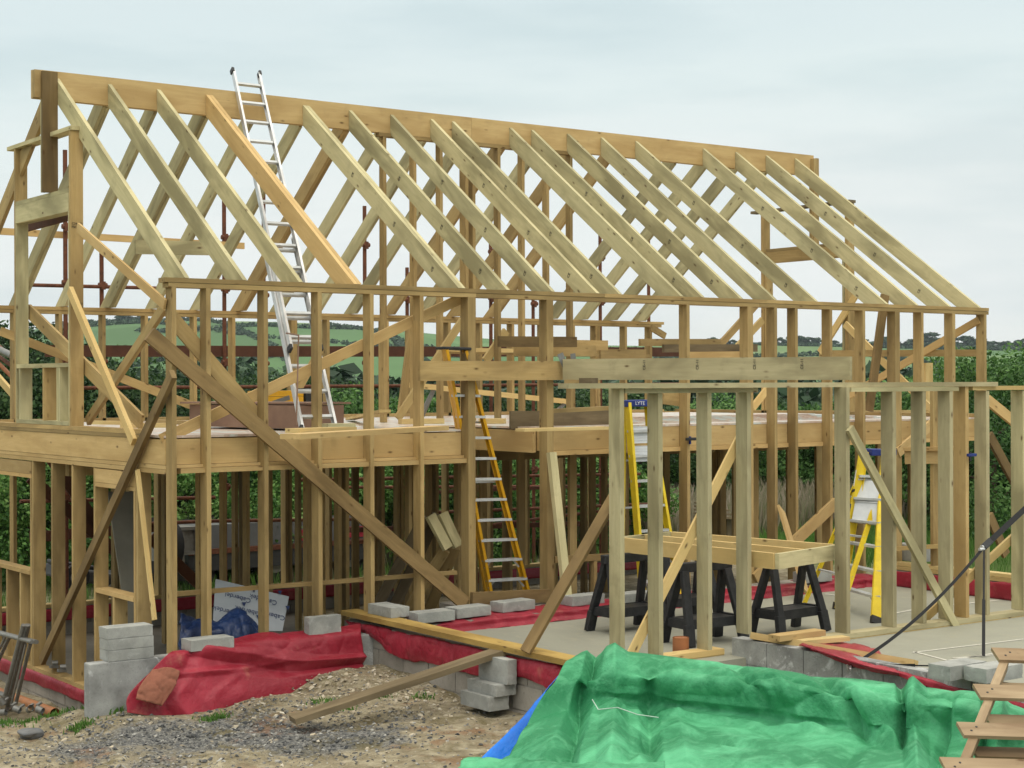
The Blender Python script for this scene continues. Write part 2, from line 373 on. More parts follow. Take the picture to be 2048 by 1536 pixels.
# --- ridge
P('ridge_beam',MB().box(-.09,5.6,3.05,3.095,6.295,6.605,'x',.55),'ridge'); P('ridge_beam',MB().box(5.603,11.87,3.05,3.095,6.295,6.605,'x',.6),'ridge')
P('ridge_beam',MB().box(-.155,11.86,3.098,3.143,6.295,6.605,'x',.5),'ridge'); P('ridge_block',MB().box(-.155,-.088,3.03,3.095,6.30,6.60,'x'),'ridge')
P('ridge_support',MB().box(4.2,7.35,3.03,3.12,6.245,6.29,'x'),'warm')
for x in (4.258,4.70,5.097,5.49,5.60,6.0,6.389,6.793,7.19): stud(x,3.03,2.70,6.243,ly=.10 if x!=5.49 else .14)
# --- rafters
rt=[.084,.686,1.268,1.873,3.141,3.777,4.372,4.965,5.293,6.198,6.556,7.15,7.736,8.35,9.609,10.245,10.86,11.462]
rf=[.185,.784,1.393,2.018,3.282,3.904,4.511,5.136,5.462,6.387,6.716,7.335,7.902,8.612,9.903,10.482,11.131,11.75]
PF=[(YF,4.183),(3.047,6.53),(3.047,6.28),(.19,4.183)]
for i,(a,b) in enumerate(zip(rt,rf)):
    b-=.05; w='ridge' if i in (3,) else 'green'; tk=.045
    sk=lambda y,a=a,b=b: (a-b)*(y-YF)/(3.047-YF)
    P('rafter',MB().prism(PF,b,b+tk,random.uniform(.3,.9),sk),w)
    if i in (3,4): P('rafter',MB().prism(PF,b+tk+.004,b+2*tk,random.uniform(.4,.9),sk),w)
for i in (4,5,6,7,8,10,11,13,14,16):
    for f in (.35,.62,.85):
        y=YF+(3.047-YF)*(1-f); zc=4.183+(6.53-4.183)*(1-f)-.13; b_=rf[i]-.05; xx=b_+(rt[i]-b_)*(1-f)-.0025
        text('grade_stamp','CE',.05,(xx,y,zc),(0,-.52,.85),(0,.85,.52),STAMP,house)
PB=[(6.25,4.183),(3.146,6.53),(3.146,6.28),(5.92,4.183)]
rb=[.05,.66,1.27,1.87,2.50,3.141,3.75,4.35,4.95,5.55,6.18,6.75,7.32,8.0,9.15,9.75,10.35,10.95]
for i,a in enumerate(rb):
    w='warm' if i in (0,6,10,12,13) else 'green'; tk=.045
    P('rafter',MB().prism(PB,a,a+tk,random.uniform(0,.6)),w)
    if i in (1,3,6): P('rafter',MB().prism(PB,a+tk+.004,a+2*tk,random.uniform(0,.6)),w)
# --- rear wall
rx=[.05,.66,1.25,1.832,2.421,3.123,3.694,4.603,4.65,5.17,6.108,6.156,6.564,7.243,7.816,8.414,9.0,9.6,10.057,10.11,10.667,11.2]
for x in rx: stud(x,6.06,2.70,4.09)
P('top_plate',MB().box(-.4,11.45,6.06,6.2,4.09,4.133,'x'),'warm'); P('wall_plate',MB().box(-.4,11.5,6.055,6.205,4.136,4.18,'x'),'warm')
P('sole_plate',MB().box(0,11.5,6.06,6.2,2.70,2.745,'x'),'warm'); P('rim_board',MB().box(.1,11.8,6.15,6.2,2.42,2.66,'x'),'warm')
gx=[.05,.65,1.25,1.85,2.6,3.2,3.3,3.9,4.5,4.56,5.2,6.0,6.6,7.2,8.0,8.7,9.4,10.0,10.7,11.4]
for x in gx: stud(x,6.06,.38,2.36)
P('sole_plate',MB().box(.0,11.8,6.05,6.2,.335,.38,'x'),'light'); P('top_plate',MB().box(.0,11.8,6.06,6.2,2.36,2.415,'x'),'warm')
# ground floor partition
for x in (.9,1.75,2.05,2.35,2.65,3.25,3.36,4.05,4.2,4.9,5.0,5.6,6.15,6.8,7.4,8.0,8.6,9.2,9.8,10.4): stud(x,3.0,.0,2.18,ly=.1)
for i in range(28):
    x=.45+i*.41
    if 3.3<x<4.4: continue
    P('floor_joist',MB().box(x,x+.045,.052,6.14,2.43,2.672,'y'),'warm')
for x in (.35,1.3,1.36,1.95,2.9,3.0,3.8,4.5,5.3,5.36,6.5,7.1,7.8,8.9): P('partition_stud',MB().box(x,x+.045,4.4,4.5,.0,2.425,'z'),'warm')
for x in (2.55,2.95,3.05,3.9,4.6): P('partition_stud',MB().box(x,x+.045,1.9,2.0,.0,2.425,'z'),'warm')
for y in (.5,.9,1.5,2.3,2.7,3.4,3.9,4.9,5.4): P('partition_stud',MB().box(5.2,5.3,y,y+.045,.0,2.425,'z'),'warm')
for y in (.7,1.3,1.36,2.4,3.5,4.0,4.9): P('partition_stud',MB().box(8.3,8.4,y,y+.045,.0,2.425,'z'),'warm')
# --- far gable (X 11.86..12)
def fgst(y0,z0,z1,ly=.045,w='warm',name='stud'): return stud(11.86,y0,z0,z1,lx=.14,ly=ly,w=w,name=name)
for y,z1 in ((2.36,5.83),(4.11,5.83)): fgst(y,2.70,z1,ly=.06)
fgst(2.43,2.7,5.0,w='green'); fgst(4.05,2.7,5.0)
P('header',MB().box(11.86,11.905,2.475,4.05,5.03,5.21,'y',.3),'warm'); P('header_plate',MB().box(11.86,12.0,2.475,4.05,5.213,5.255,'y'),'warm')
P('head_plate',MB().box(11.86,12.0,2.33,4.4,5.833,5.875,'y'),'dull'); P('ridge_post',MB().box(11.80,11.86,2.98,3.045,5.255,6.55,'z',.4),'warm')
P('ridge_post',MB().box(11.865,11.93,3.0,3.14,5.255,6.56,'z',.4),'warm')
for y in (.6,1.2,1.8,3.0,3.6,4.8,5.4,6.06): fgst(y,.68,2.38)
P('floor_plate',MB().box(11.86,12.0,.0,6.2,2.385,2.43,'y'),'warm'); P('rim_board',MB().box(11.95,12.0,.0,6.2,2.435,2.67,'y'),'warm')
P('sole_plate',MB().box(11.86,12.0,.0,6.2,2.70,2.745,'y'),'warm')
for a,b in (((1640,706),(1952,709)),): P('noggin',MB().bar(oX(1640,707,11.83),oX(1955,706,11.83),.095,.04,(1,0,0)),'warm')
for y in (.9,1.5): fgst(y,2.745,3.45,w='light',name='cripple_stud')
# --- floor deck with the stair opening
dk=MB(); zt=2.698; zb=2.676
for b in ((-.002,3.40,.0,6.14),(3.40,4.39,1.45,6.14),(4.39,11.95,.0,6.14)): dk.box(b[0]+.001,b[1]-.001,b[2],b[3],zb,zt,'x')
P('floor_deck',dk,DECK)
# --- nailed braces
def brace(a,b,w,t,n,m,name='brace',tint=None): return P(name,MB().bar(a,b,w,t,n,tint),m)
X1=(1,0,0); Y1=(0,1,0)
brace(oY(298,668,-.175),oY(930,1207,-.175),.145,.045,Y1,'brown',tint=.85)
brace(oX(346,748,-.06),oX(84,1322,-.06),.10,.05,X1,'brown',tint=.6)
brace(oX(140,580,-.03),oX(268,884,-.03),.095,.045,X1,'light',tint=.8)
brace(oX(156,455,-.03),oX(330,609,-.03),.10,.025,X1,'ridge')
brace(oX(275,940,-.03),oX(309,1240,-.03),.055,.03,X1,'light')
brace(oX(345,560,-.02),oX(372,572,-.02),.08,.03,X1,'warm') if False else None
brace(oY(340,632,.03),oY(520,842,.03),.145,.03,Y1,'warm')
brace(oX(176,842,.19),oX(330,612,.19),.10,.045,X1,'warm')
brace(oX(58,622,.17),oX(284,845,.17),.16,.03,X1,'warm',tint=.7)
brace(oY(0,662,5.98),oY(412,822,5.98),.11,.03,Y1,'warm',tint=.9)
brace(oY(322,880,.066),oY(924,596,.066),.11,.03,Y1,'ridge',tint=.8)
brace(oY(795,837,2.9),oY(925,640,2.9),.095,.045,Y1,'light')
brace(oY(971,722,3.2),oY(1012,662,3.2),.11,.045,Y1,'light')
brace(oY(585,800,5.95),oY(640,700,5.95),.10,.04,Y1,'warm')
brace(oX(1690,648,11.83),oX(1880,836,11.83),.10,.035,X1,'light',tint=.7)
brace(oX(1958,640,11.80),oX(1690,796,11.80),.10,.035,X1,'ridge')
brace(oX(1640,705,11.82),oX(1712,590,11.82),.10,.035,X1,'light')
brace(oY(1480,730,5.9),oY(1430,690,5.9),.1,.04,Y1,'warm'); brace(oY(1438,692,3.3),oY(1530,590,3.3),.10,.045,Y1,'warm')
brace(oY(1455,715,2.9),oY(1525,640,2.9),.10,.04,Y1,'light')
brace(oY(1672,1005,-.17),oY(1510,1158,-.17),.14,.045,Y1,'ridge')
brace(oY(1302,655,5.9),oY(1330,672,5.9),.10,.045,Y1,'warm'); brace(oY(1505,816,2.8),oY(1545,765,2.8),.1,.045,Y1,'light')
# horizontal boards round the stair and over the back rooms
for (xa,ya,xb,yb,Y,h,m) in ((997,683,1152,684,1.9,.13,'brown'),(1029,701,1190,702,2.1,.14,'warm'),(1150,690,1214,691,2.4,.13,'warm'),(1200,709,1290,709,2.9,.14,'warm'),
   (1279,685,1440,685,2.95,.10,'warm'),(1326,697,1513,696,2.9,.11,'dull'),(1377,710,1480,709,2.85,.09,'ridge'),(895,699,1065,702,5.8,.06,'light'),(900,704,1300,712,5.95,.05,'warm')):
    P('noggin',MB().bar(oY(xa,ya,Y),oY(xb,yb,Y),h,.045,Y1),m)
P('collar_board',MB().bar(oY(270,494,3.25),oY(428,497,3.25),.16,.04,Y1),'green')
P('noggin',MB().bar(oY(1050,842,6.0),oY(1380,842,6.0),.1,.04,Y1),'dull') if False else None
P('noggin',MB().bar(oY(1290,830,5.95),oY(1900,826,5.95),.12,.04,Y1),'warm')
for (y,z) in ((2.40,4.87),(2.40,4.02),):
    text('grade_stamp','C24 KD\nFSC 100',.035,(.072,y-.003,z),(1,0,0),(0,0,1),STAMP,house)

# ================================================================== EXTENSION FRAME
ext=thing('timber_frame_extension','grey green stud wall frame of the single storey wing in front of the house','wall frame',(5,-3.5,.7))
AZ=.79; TZ=3.09
def apost(px,yb,z0,w='grey',tint=None,lx=.05,z1=TZ):
    p=oY(px,1000,yb); return P('post',MB().box(p.x,p.x+lx,yb-.15,yb,z0,z1,'z',tint),w,ext)
for px,t in ((1218,.8),(1295,.35),(1393,.4),(1472,.45)): apost(px,-3.28,.76 if px!=1472 else .86,tint=t,z1=3.135 if px==1218 else TZ)
for px,w,t in ((1669,'grey',.3),(1762,'grey',.35),(1822,'grey',.4),(1876,'grey',.45),(1907.5,'ridge',.3),(1949,'grey',.75),(2022,'green',.4),(2120,'grey',.4),(2212,'grey',.5)): apost(px,-3.52,.80,w,t,z1=3.135 if px in (1669,1907.5) else TZ)
xa=oY(1131,765,-3.4).x; xb=oY(1979,765,-3.6).x
P('top_plate',MB().bar((xa,-3.37,3.158),(xb,-3.63,3.158),.16,.045,(0,0,1)),'grey',ext)
P('head_plate',MB().bar((oY(1240,770,-3.36).x,-3.36,3.112),(oY(1502,770,-3.36).x,-3.38,3.112),.15,.042,(0,0,1)),'grey',ext)
P('head_plate',MB().bar((oY(1692,770,-3.6).x,-3.595,3.112),(oY(1906,770,-3.6).x,-3.60,3.112),.15,.042,(0,0,1)),'green',ext)
P('head_plate',MB().bar((oY(1934,770,-3.6).x,-3.60,3.118),(oY(2300,770,-3.6).x,-3.62,3.118),.15,.042,(0,0,1)),'light',ext)
P('sole_plate',MB().bar((oZ(1318,1318,.74).x,-3.36,.735),(oZ(1462,1304,.74).x,-3.36,.735),.16,.05,(0,0,1)),'light',ext)
P('sole_plate',MB().bar((oZ(1318,1318,.74).x,-3.36,.69),(oZ(1462,1304,.74).x,-3.36,.69),.15,.04,(0,0,1)),'light',ext)
P('sole_plate',MB().bar((oZ(1680,1285,.77).x,-3.60,.775),(9.2,-3.64,.775),.16,.045,(0,0,1)),'grey',ext)
P('sole_plate',MB().bar((oZ(1680,1285,.77).x,-3.60,.728),(9.2,-3.64,.728),.15,.045,(0,0,1)),'light',ext)
# ledger on the house and the joist hung from it
P('ledger',MB().bar(oY(838,742,-.20),oY(1165,741,-.20),.205,.05,Y1,.75),'brown' if False else 'warm',ext)
ja=oY(1128,739,-.30); jb=oY(1702,736.5,-3.55)
P('joist',MB().bar(ja,jb,.225,.05,(1,.2,0),.72),'grey',ext)
P('packer',MB().bar(oY(1130,764,-.35),oY(1182,764,-.6),.05,.05,(0,0,1)),'warm',ext); P('packer',MB().bar(oY(1164,762,-1.4),oY(1190,762,-1.6),.08,.06,(0,0,1)),'dull',ext)
hg=MB(); h0=oY(1120,718,-.26)
hg.bar(h0+V((0,0,.06)),h0+V((.1,-.05,-.21)),.07,.004,(.3,1,0)); hg.bar(h0+V((.1,-.05,-.21)),h0+V((.2,-.06,-.215)),.07,.004,(0,0,1)); hg.bar(h0+V((.16,-.02,.06)),h0+V((.2,-.02,-.21)),.06,.004,(.3,1,0))
P('joist_hanger',hg,GALV,ext)
def ebr(a,b,w,t,n,m,tint=None): return P('brace',MB().bar(a,b,w,t,n,tint),m,ext)
ebr(oY(1495,846,-3.24),oY(1262,1310,-3.24),.10,.025,Y1,'light')
ebr(oY(1699,856,-3.70),oY(1914,1258,-3.70),.085,.04,Y1,'green',.6)
ebr(oY(2032,1070,-3.49),oY(1850,1236,-3.49),.09,.03,Y1,'light')
ebr(oX(1236,980,2.86),oZ(1051,1304,.87),.10,.045,(1,.3,0),'brown',.9)
ebr(oY(1795,905,-.9),oY(1880,835,-.9),.12,.04,Y1,'ridge'); ebr(oY(1975,800,-1.5),oY(2040,853,-1.5),.13,.04,Y1,'ridge',.9); ebr(oY(1978,870,-1.0),oY(2032,970,-1.0),.13,.04,Y1,'brown')
ebr(oY(1978,1030,-1.0),oY(2012,1110,-1.0),.13,.04,Y1,'brown')
# far side wall of the wing (X 9.1)
WX=9.12
for y in (-.9,-1.5,-2.1,-2.7,-3.4): P('post',MB().box(WX,WX+.14,y,y+.045,.99,3.1,'z'),'green' if y<-2 else 'warm',ext) if y in (-.9,-1.5,-3.4) else None
P('sole_plate',MB().box(WX-.02,WX+.14,-4.2,-.75,.90,.945,'y'),'light',ext); P('sole_plate',MB().box(WX-.0,WX+.14,-4.2,-.75,.948,.99,'y'),'light',ext)
P('window_rail',MB().bar(oX(1795,1097,WX),oX(1918,1090,WX),.05,.12,(1,0,0)),'light',ext)
P('window_rail',MB().bar(oX(1812,915,WX),oX(1920,913,WX),.16,.05,(1,0,0)),'ridge',ext); P('window_rail',MB().bar(oX(1812,898,WX),oX(1920,897,WX),.045,.12,(1,0,0)),'ridge',ext)
# CE stamps on the joist
jd=(jb-ja).normalized(); jn=V((-jd.y*-1,jd.x*-1,0)).normalized()
for f in (.31,.50,.695,.85):
    q=ja.lerp(jb,f); nn=jd.cross(V((0,0,1))).normalized(); nn=nn if (V(CAM)-q).dot(nn)>0 else -nn
    text('grade_stamp','CE-11',.042,q+nn*.0275+V((0,0,.045)),(0,0,1),nn.cross(V((0,0,1))),STAMP,ext)

# ================================================================== GROUND AND CONCRETE
ctrl=[]
def gp(px,py,z):
    p=oZ(px,py,z); ctrl.append((p.x,p.y,z))
for a in ((0,1536,.22),(300,1536,.24),(600,1536,.27),(900,1536,.3),(-300,1536,.2),(75,1465,.1),(168,1425,.22),(300,1424,.2),(420,1428,.2),(520,1412,.27),(610,1385,.30),(690,1352,.38),(740,1335,.42),(800,1345,.40),(860,1395,.32),(950,1424,.3),(1030,1430,.3),(1300,1500,.2),(1700,1560,.2),(640,1430,.28),(2200,1600,.2)): gp(*a)
ctrl+=[(-.6,.6,-.12),(-.3,1.2,-.2),(-.3,2.5,-.32),(-.3,4,-.3),(-1,3,-.25),(-.4,6,-.2),(.6,1,-.1),(1,3,-.1),(1.5,5,-.1),(2.5,1,.0),(4,-1.5,.35),(4,-3,.3),(8,-2,.4),(10,-4,.4),(5,3,.0),(9,3,.1),(12,-1,.4),(14,3,.1),(2,8,-.05),(6,9,-.05),(-3,9,-.1),(12,10,0),(20,5,.1),(0,-6,.22),(2.5,-6,.25),(-4,-4,.2),(-5,0,0),(-8,-4,.3),(4.5,-6,.3),(7,-7,.4),(-6,-10,.6),(-6,-15,1.5),(0,-12,.5),(5,-12,.5),(10,-10,.5)]
CT=np.array(ctrl)
def gz(x,y):
    x=np.asarray(x,float); y=np.asarray(y,float)
    d2=(x[...,None]-CT[:,0])**2+(y[...,None]-CT[:,1])**2+.05
    w=d2**-1.8; z=(w*CT[:,2]).sum(-1)/w.sum(-1)
    r=np.hypot(x-2,y-1); far=np.clip((r-14)/12,0,1); z=z*(1-far)
    dr=np.clip((r-45)/160,0,1); z=z-9*dr*dr*(3-2*dr)
    return z
def axis(lo,hi,a,b,fine,grow):
    s=list(np.arange(a,b,fine)); st=fine; x=a
    L=[]
    while x>lo: st=min(st*grow,120); x-=st; L.append(x)
    st=fine; x=s[-1]; R=[]
    while x<hi: st=min(st*grow,120); x+=st; R.append(x)
    return np.array(L[::-1]+s+R)
gxs=axis(-2200,2600,-5,6,.07,1.16); gys=axis(-40,2800,-8,1.5,.07,1.16)
GX,GY=np.meshgrid(gxs,gys); GZ=gz(GX,GY)
def vn(x,y,s,seed=0):
    out=np.zeros(x.shape)
    it=np.nditer(x,flags=['multi_index'])
    for _ in it:
        i=it.multi_index; out[i]=mnoise.noise(V((x[i]*s,y[i]*s,seed)))
    return out
near=(GX>-6)&(GX<8)&(GY>-9)&(GY<2)
NZ=np.zeros_like(GZ); idx=np.argwhere(near)
for i,j in idx:
    p=V((GX[i,j],GY[i,j],.3)); NZ[i,j]=.05*mnoise.noise(p*1.7)+.030*mnoise.noise(p*5.1)+.018*mnoise.noise(p*11)
    dm=math.hypot(p.x-1.4,p.y+1.0)
    if False: NZ[i,j]+=.06*max(0,1-dm/1.6)*(1+mnoise.noise(p*6)*1.5)
GZ=GZ+NZ
GV=np.stack([GX,GY,GZ],-1).reshape(-1,3); nx=len(gxs); ny=len(gys)
I=np.arange(nx*ny).reshape(ny,nx); GFc=np.stack([I[:-1,:-1],I[:-1,1:],I[1:,1:],I[1:,:-1]],-1).reshape(-1,4)
r=np.hypot(GX-4,GY-1); gt=np.clip((GY-8)/5,0,1); gt=np.maximum(gt,np.clip((GX-13.2)/1.5,0,1)); gt=np.maximum(gt,np.clip((-GX-9)/4,0,1))
ground=np_mesh('ground',GV,GFc,GROUND,gt.ravel(),True); tag(ground,kind='structure')
grv=np.zeros(GX.shape)
for (px,py,rad,k) in ((420,1470,1.5,.75),(250,1475,1.2,.75),(600,1480,1.0,.75),(700,1480,.8,.65),(100,1480,.7,.5),(330,1520,.8,.5),(790,1452,.4,.55)):
    p=oZ(px,py,.25); grv=np.maximum(grv,k*np.exp(-(((GX-p.x)**2+(GY-p.y)**2)/rad**2*1.3)))
at=ground.data.attributes.new('grav','FLOAT','POINT'); at.data.foreach_set('value',grv.ravel().astype(np.float32))
def gzs(x,y):
    return float(gz(np.array([x]),np.array([y]))[0])
def gnear(x,y):
    i=int(np.clip(np.searchsorted(gys,y),1,ny-1)); j=int(np.clip(np.searchsorted(gxs,x),1,nx-1)); return float(GZ[i,j])
# slabs
sl=MB(); sl.box(2.12,9.1,-3.66,-.2,.40,.70,'x'); o=sl.build('concrete_slab',SLAB); tag(o,kind='structure')
sl=MB(); sl.box(3.98,14,-8,-3.662,.40,.742,'x'); o=sl.build('garage_slab',SLAB); tag(o,kind='structure')
sl=MB(); sl.box(.15,11.9,-.2,6.05,-.4,-.02,'x'); o=sl.build('house_slab',SLABD); tag(o,kind='structure')
# chalk setting-out lines
def cl(a,b,label,z=.746,w=.03): tag(MB().bar(oZ(*a,z),oZ(*b,z),w,.002,(0,0,1)).build('chalk_line',CHALK),label,'chalk line','chalk lines on the slabs')
cl((1825,1305),(2048,1278),'long white chalk line on the garage slab farthest from the pallet'); cl((1828,1303),(1895,1321),'short slanting white chalk line on the garage slab')
cl((1895,1321),(2048,1297),'white chalk line on the garage slab just behind the loose blocks'); cl((1905,1316),(2010,1308),'faint chalk line between two others on the garage slab')
cl((1650,1188),(1690,1192),'white line on the wing slab right of the saw horse legs',.704,.06); cl((1770,1230),(1850,1215),'white line on the wing slab behind the long diagonal brace',.704,.05); cl((1900,1210),(2000,1200),'white line on the wing slab near the far red kerb',.704,.05); cl((1480,1235),(1560,1228),'pale line on the wing slab between two saw horses',.704,.04)
# ---- block walls
def blockwall(name,label,a,b,zt,zb,th,mat=BLOCKW,ch_=.225,L=.45,jit=.006):
    """running bond from a to b (2D), courses down from zt; every block real"""
    a=V((*a,0));b=V((*b,0));ax=(b-a);LL=ax.length;ax.normalize();nn=V((-ax.y,ax.x,0))
    mb=MB(); z=zt; k=0
    while z>zb+.02:
        h=min(ch_-.012,z-zb); x=-(.225 if k%2 else 0)
        while x<LL:
            x0=max(0,x); x1=min(LL,x+L-.012)
            if x1-x0>.02: mb.frame_box(a+ax*x0+nn*random.uniform(0,jit)+V((0,0,z-h)),ax,nn,V((0,0,1)),x1-x0,th,h)
            x+=L
        z-=ch_; k+=1
    mb.frame_box(a+nn*.012+V((0,0,zb)),ax,nn,V((0,0,1)),LL,th-.024,zt-zb-.01)
    o=mb.build(name,mat); tag(o,label,'block wall'); return o
fw=MB(); fw.box(-.90,2.06,-.36,-.225,-.3,.69,'x')
o=fw.build('foundation_wall',FAIR,bevel=.01); tag(o,'smooth grey outer block wall jutting past the house corner','block wall')
blockwall('foundation_wall','low block wall under the gable sole plate with red strip on top',(.0,6.2),(.0,-.2),-.03,-.55,.14)
blockwall('foundation_wall','dusty block wall of the wing below the yellow plank',(2.04,.2),(2.04,-4.3),.77,.0,.14)
o=blockwall('foundation_wall','long grey block wall in front of the garage slab behind the green tarpaulin',(3.96,-3.48),(3.96,-8),.86,.0,.14,FAIR)
blockwall('foundation_wall','rear foundation strip below the back wall of the house',(12,6.22),(0,6.22),.33,-.2,.14)
lg=MB(); lg.box(2.2,9.1,-.74,-.23,.5,.79,'x'); lg.box(3.47,4.36,-.228,.6,-.02,.788,'x'); tag(lg.build('ledge_wall',BLOCKW),'low ledge of blocks between the wing slab and house wall','block wall')
lg=MB(); lg.box(WX-.02,WX+.14,-4.6,-.75,.5,.89,'y'); tag(lg.build('ledge_wall',BLOCKW),'low block kerb at the far end of the wing slab','block wall')
# ---- red membranes (cloth grids with folds)
def catmull(P,n):
    P=[V(p) for p in P]; Q=[P[0]*2-P[1]]+P+[P[-1]*2-P[-2]]; out=[]
    seg=len(P)-1
    for i in range(n+1):
        t=i/n*seg; k=min(int(t),seg-1); u=t-k
        a,b,c,d=Q[k:k+4]
        out.append(.5*((2*b)+(c-a)*u+(2*a-5*b+4*c-d)*u*u+(3*b-a-3*c+d)*u**3))
    return out
def cloth(name,rows,m,nu,nv,amp=.03,freq=3.0,fold=None,seed=1,thick=.004,edge=0.0,fine=.3):
    R=[catmull(r,nu) for r in rows]; cols=[catmull([R[k][i] for k in range(len(R))],nv) for i in range(nu+1)]
    G=np.array([[cols[i][j] for i in range(nu+1)] for j in range(nv+1)])
    du=np.gradient(G,axis=1); dv=np.gradient(G,axis=0); N=np.cross(du,dv); N/=np.linalg.norm(N,axis=2,keepdims=True)+1e-9
    for j in range(nv+1):
        for i in range(nu+1):
            p=V(G[j,i]); q=p*freq+V((seed*7.3,0,0))
            w=mnoise.noise(q*.5); r1=abs(mnoise.noise(q*.8+V((5,3,1)))); r2=abs(mnoise.noise(q*1.9+V((1,8,1)))); r3=abs(mnoise.noise(q*4.3+V((2,5,9))))
            d=amp*(.9*w+.8*math.exp(-r1*9)+fine*1.3*math.exp(-r2*11)+fine*.55*math.exp(-r3*9))
            if fold: d+=fold(i/nu,j/nv,p)
            G[j,i]+=N[j,i]*d
            if edge and j==nv: G[j,i]+=edge*(G[nv,i]-G[nv-1,i])/ (np.linalg.norm(G[nv,i]-G[nv-1,i])+1e-9)*mnoise.noise(p*4)
    I=np.arange((nu+1)*(nv+1)).reshape(nv+1,nu+1); F=np.stack([I[:-1,:-1],I[:-1,1:],I[1:,1:],I[1:,:-1]],-1).reshape(-1,4)
    o=np_mesh(name,G.reshape(-1,3),F,m,None,True)
    if thick:
        md=o.modifiers.new('Solidify','SOLIDIFY'); md.thickness=thick; md.offset=0
    return o
rows=[[oY(350,1302,-.2),oY(420,1288,-.2),oY(520,1266,-.2),oY(610,1262,-.2),oY(722,1246,-.2)],
      [oY(338,1306,-.40),oY(420,1299,-.40),oY(540,1284,-.40),oY(640,1275,-.40),oY(722,1262,-.40)],
      [oY(300,1345,-.46),oY(400,1345,-.47),oY(540,1335,-.47),oY(640,1315,-.45),oY(726,1292,-.42)],
      [oY(258,1390,-.52),oY(360,1395,-.55),oY(500,1385,-.56),oY(610,1350,-.53),oY(729,1318,-.46)],
      [oY(255,1425,-.55),oY(380,1440,-.60),oY(500,1428,-.60),oY(610,1390,-.58),oY(732,1350,-.5)]]
def tent(x): return max(0,1-abs(x))
def redfold(u,v,p):
    d=.05*tent((v-(.10+.62*u))/.10)*min(1,4*u)*(1 if u>.15 else 0)      # long fold falling to the right
    d-=.035*tent((v-(.20+.62*u))/.09)*min(1,4*u)
    d+=.035*tent((v-.52+.10*u)/.05)*tent((u-.3)/.4)
    d-=.05*tent((u-.15-.05*v)/.05)*v; d+=.03*tent((u-.22-.04*v)/.05)*v
    d+=.02*tent((u-.45+.1*v)/.03)*v
    return -d
o=cloth('damp_proof_membrane',rows,RED,150,100,.03,1.5,redfold,1,.004,0,.16); tag(o,'large red plastic membrane draped over the front block wall down to the soil','plastic sheet')
pt=cloth('dirt_pat',[[oY(305,1338,-.535),oY(335,1335,-.545),oY(360,1342,-.555)],[oY(280,1372,-.60),oY(320,1368,-.62),oY(350,1372,-.61)],[oY(272,1398,-.635),oY(300,1405,-.655),oY(325,1412,-.655)]],DIRT,24,20,.025,6,None,3,.01)
pt.name='soil_clod'; tag(pt,'brown soil slumped over the left end of the red membrane','soil')
wl=[(703,1258),(745,1276),(785,1312),(850,1326),(925,1345),(985,1358),(1040,1352),(1095,1378),(1170,1405)]
top=[V((2.12,.15-.47*i,.775)) for i in range(9)]; tf=[V((2.015,.15-.47*i,.79)) for i in range(9)]; bt=[oX(a,b,1.99) for a,b in wl]; md_=[(a*.5+b*.5)+V((-.02,0,0)) for a,b in zip(tf,bt)]
o=cloth('damp_proof_membrane',[top,tf,md_,bt],RED,220,50,.024,2.2,None,5,.004,.04,.3); tag(o,'red plastic membrane hanging wavy below the yellow plank','plastic sheet')
o=cloth('damp_proof_membrane',[[V((.10,.0,.0-.004)),V((.1,2,-.004)),V((.1,4,-.004)),V((.1,6.1,-.004))],[V((-.012,.0,-.01)),V((-.012,2,-.01)),V((-.012,4,-.01)),V((-.012,6.1,-.01))],[V((-.02,.0,-.15)),V((-.022,2,-.12)),V((-.02,4,-.14)),V((-.022,6.1,-.12))]],RED,120,18,.008,5,None,8,.003,.03)
tag(o,'narrow red membrane strip under the gable sole plate','plastic sheet')
o=cloth('damp_proof_membrane',[[V((x,-.3,.80)) for x in (2.2,4,6,8,9.05)],[V((x,-.74,.81)) for x in (2.2,4,6,8,9.05)],[V((x,-.80,.74)) for x in (2.2,4,6,8,9.05)],[V((x,-.84,.705)) for x in (2.2,4,6,8,9.05)]],RED,130,20,.03,4,None,11)
tag(o,'red membrane folded over the ledge along the back of the wing slab','plastic sheet')
o=cloth('damp_proof_membrane',[[V((WX+.02,y,.895)) for y in (-.78,-2,-3.2,-4.6)],[V((WX-.05,y,.88)) for y in (-.78,-2,-3.2,-4.6)],[V((WX-.07,y,.705)) for y in (-.78,-2,-3.2,-4.6)]],RED,70,14,.02,3,None,13)
tag(o,'red membrane upstand at the far right end of the wing slab','plastic sheet')
o=cloth('damp_proof_membrane',[[oY(1655,1285,-3.72),oY(1715,1284,-3.72),oY(1745,1288,-3.75)],[oX(1600,1290,3.98)+V((0,0,.02)),oX(1725,1322,3.93),oX(1790,1338,3.93)],[oX(1620,1300,3.93),oX(1720,1338,3.92),oX(1800,1352,3.92)]],RED,40,24,.02,4,None,17)
tag(o,'red membrane flap pulled over the garage block wall beside the loose battens','plastic sheet')
o=cloth('damp_proof_membrane',[[oX(1770,1325,4.1),oX(1850,1347,4.1),oX(1960,1375,4.1),oX(2060,1400,4.1)],[oX(1770,1335,3.94),oX(1850,1356,3.94),oX(1960,1383,3.94),oX(2060,1410,3.94)],[oX(1780,1345,3.92),oX(1850,1372,3.92),oX(1960,1402,3.91),oX(2060,1425,3.9)]],RED,50,16,.02,4,None,19)
tag(o,'red membrane strip under the two loose blocks on the garage wall','plastic sheet')
o=cloth('damp_proof_membrane',[[V((x,6.0,.33)) for x in (0,4,8,11.8)],[V((x,5.98,.28)) for x in (0,4,8,11.8)],[V((x,5.97,.17)) for x in (0,4,8,11.8)]],RED,60,8,.02,3,None,23)
tag(o,'dark red membrane along the inside foot of the rear wall','plastic sheet')
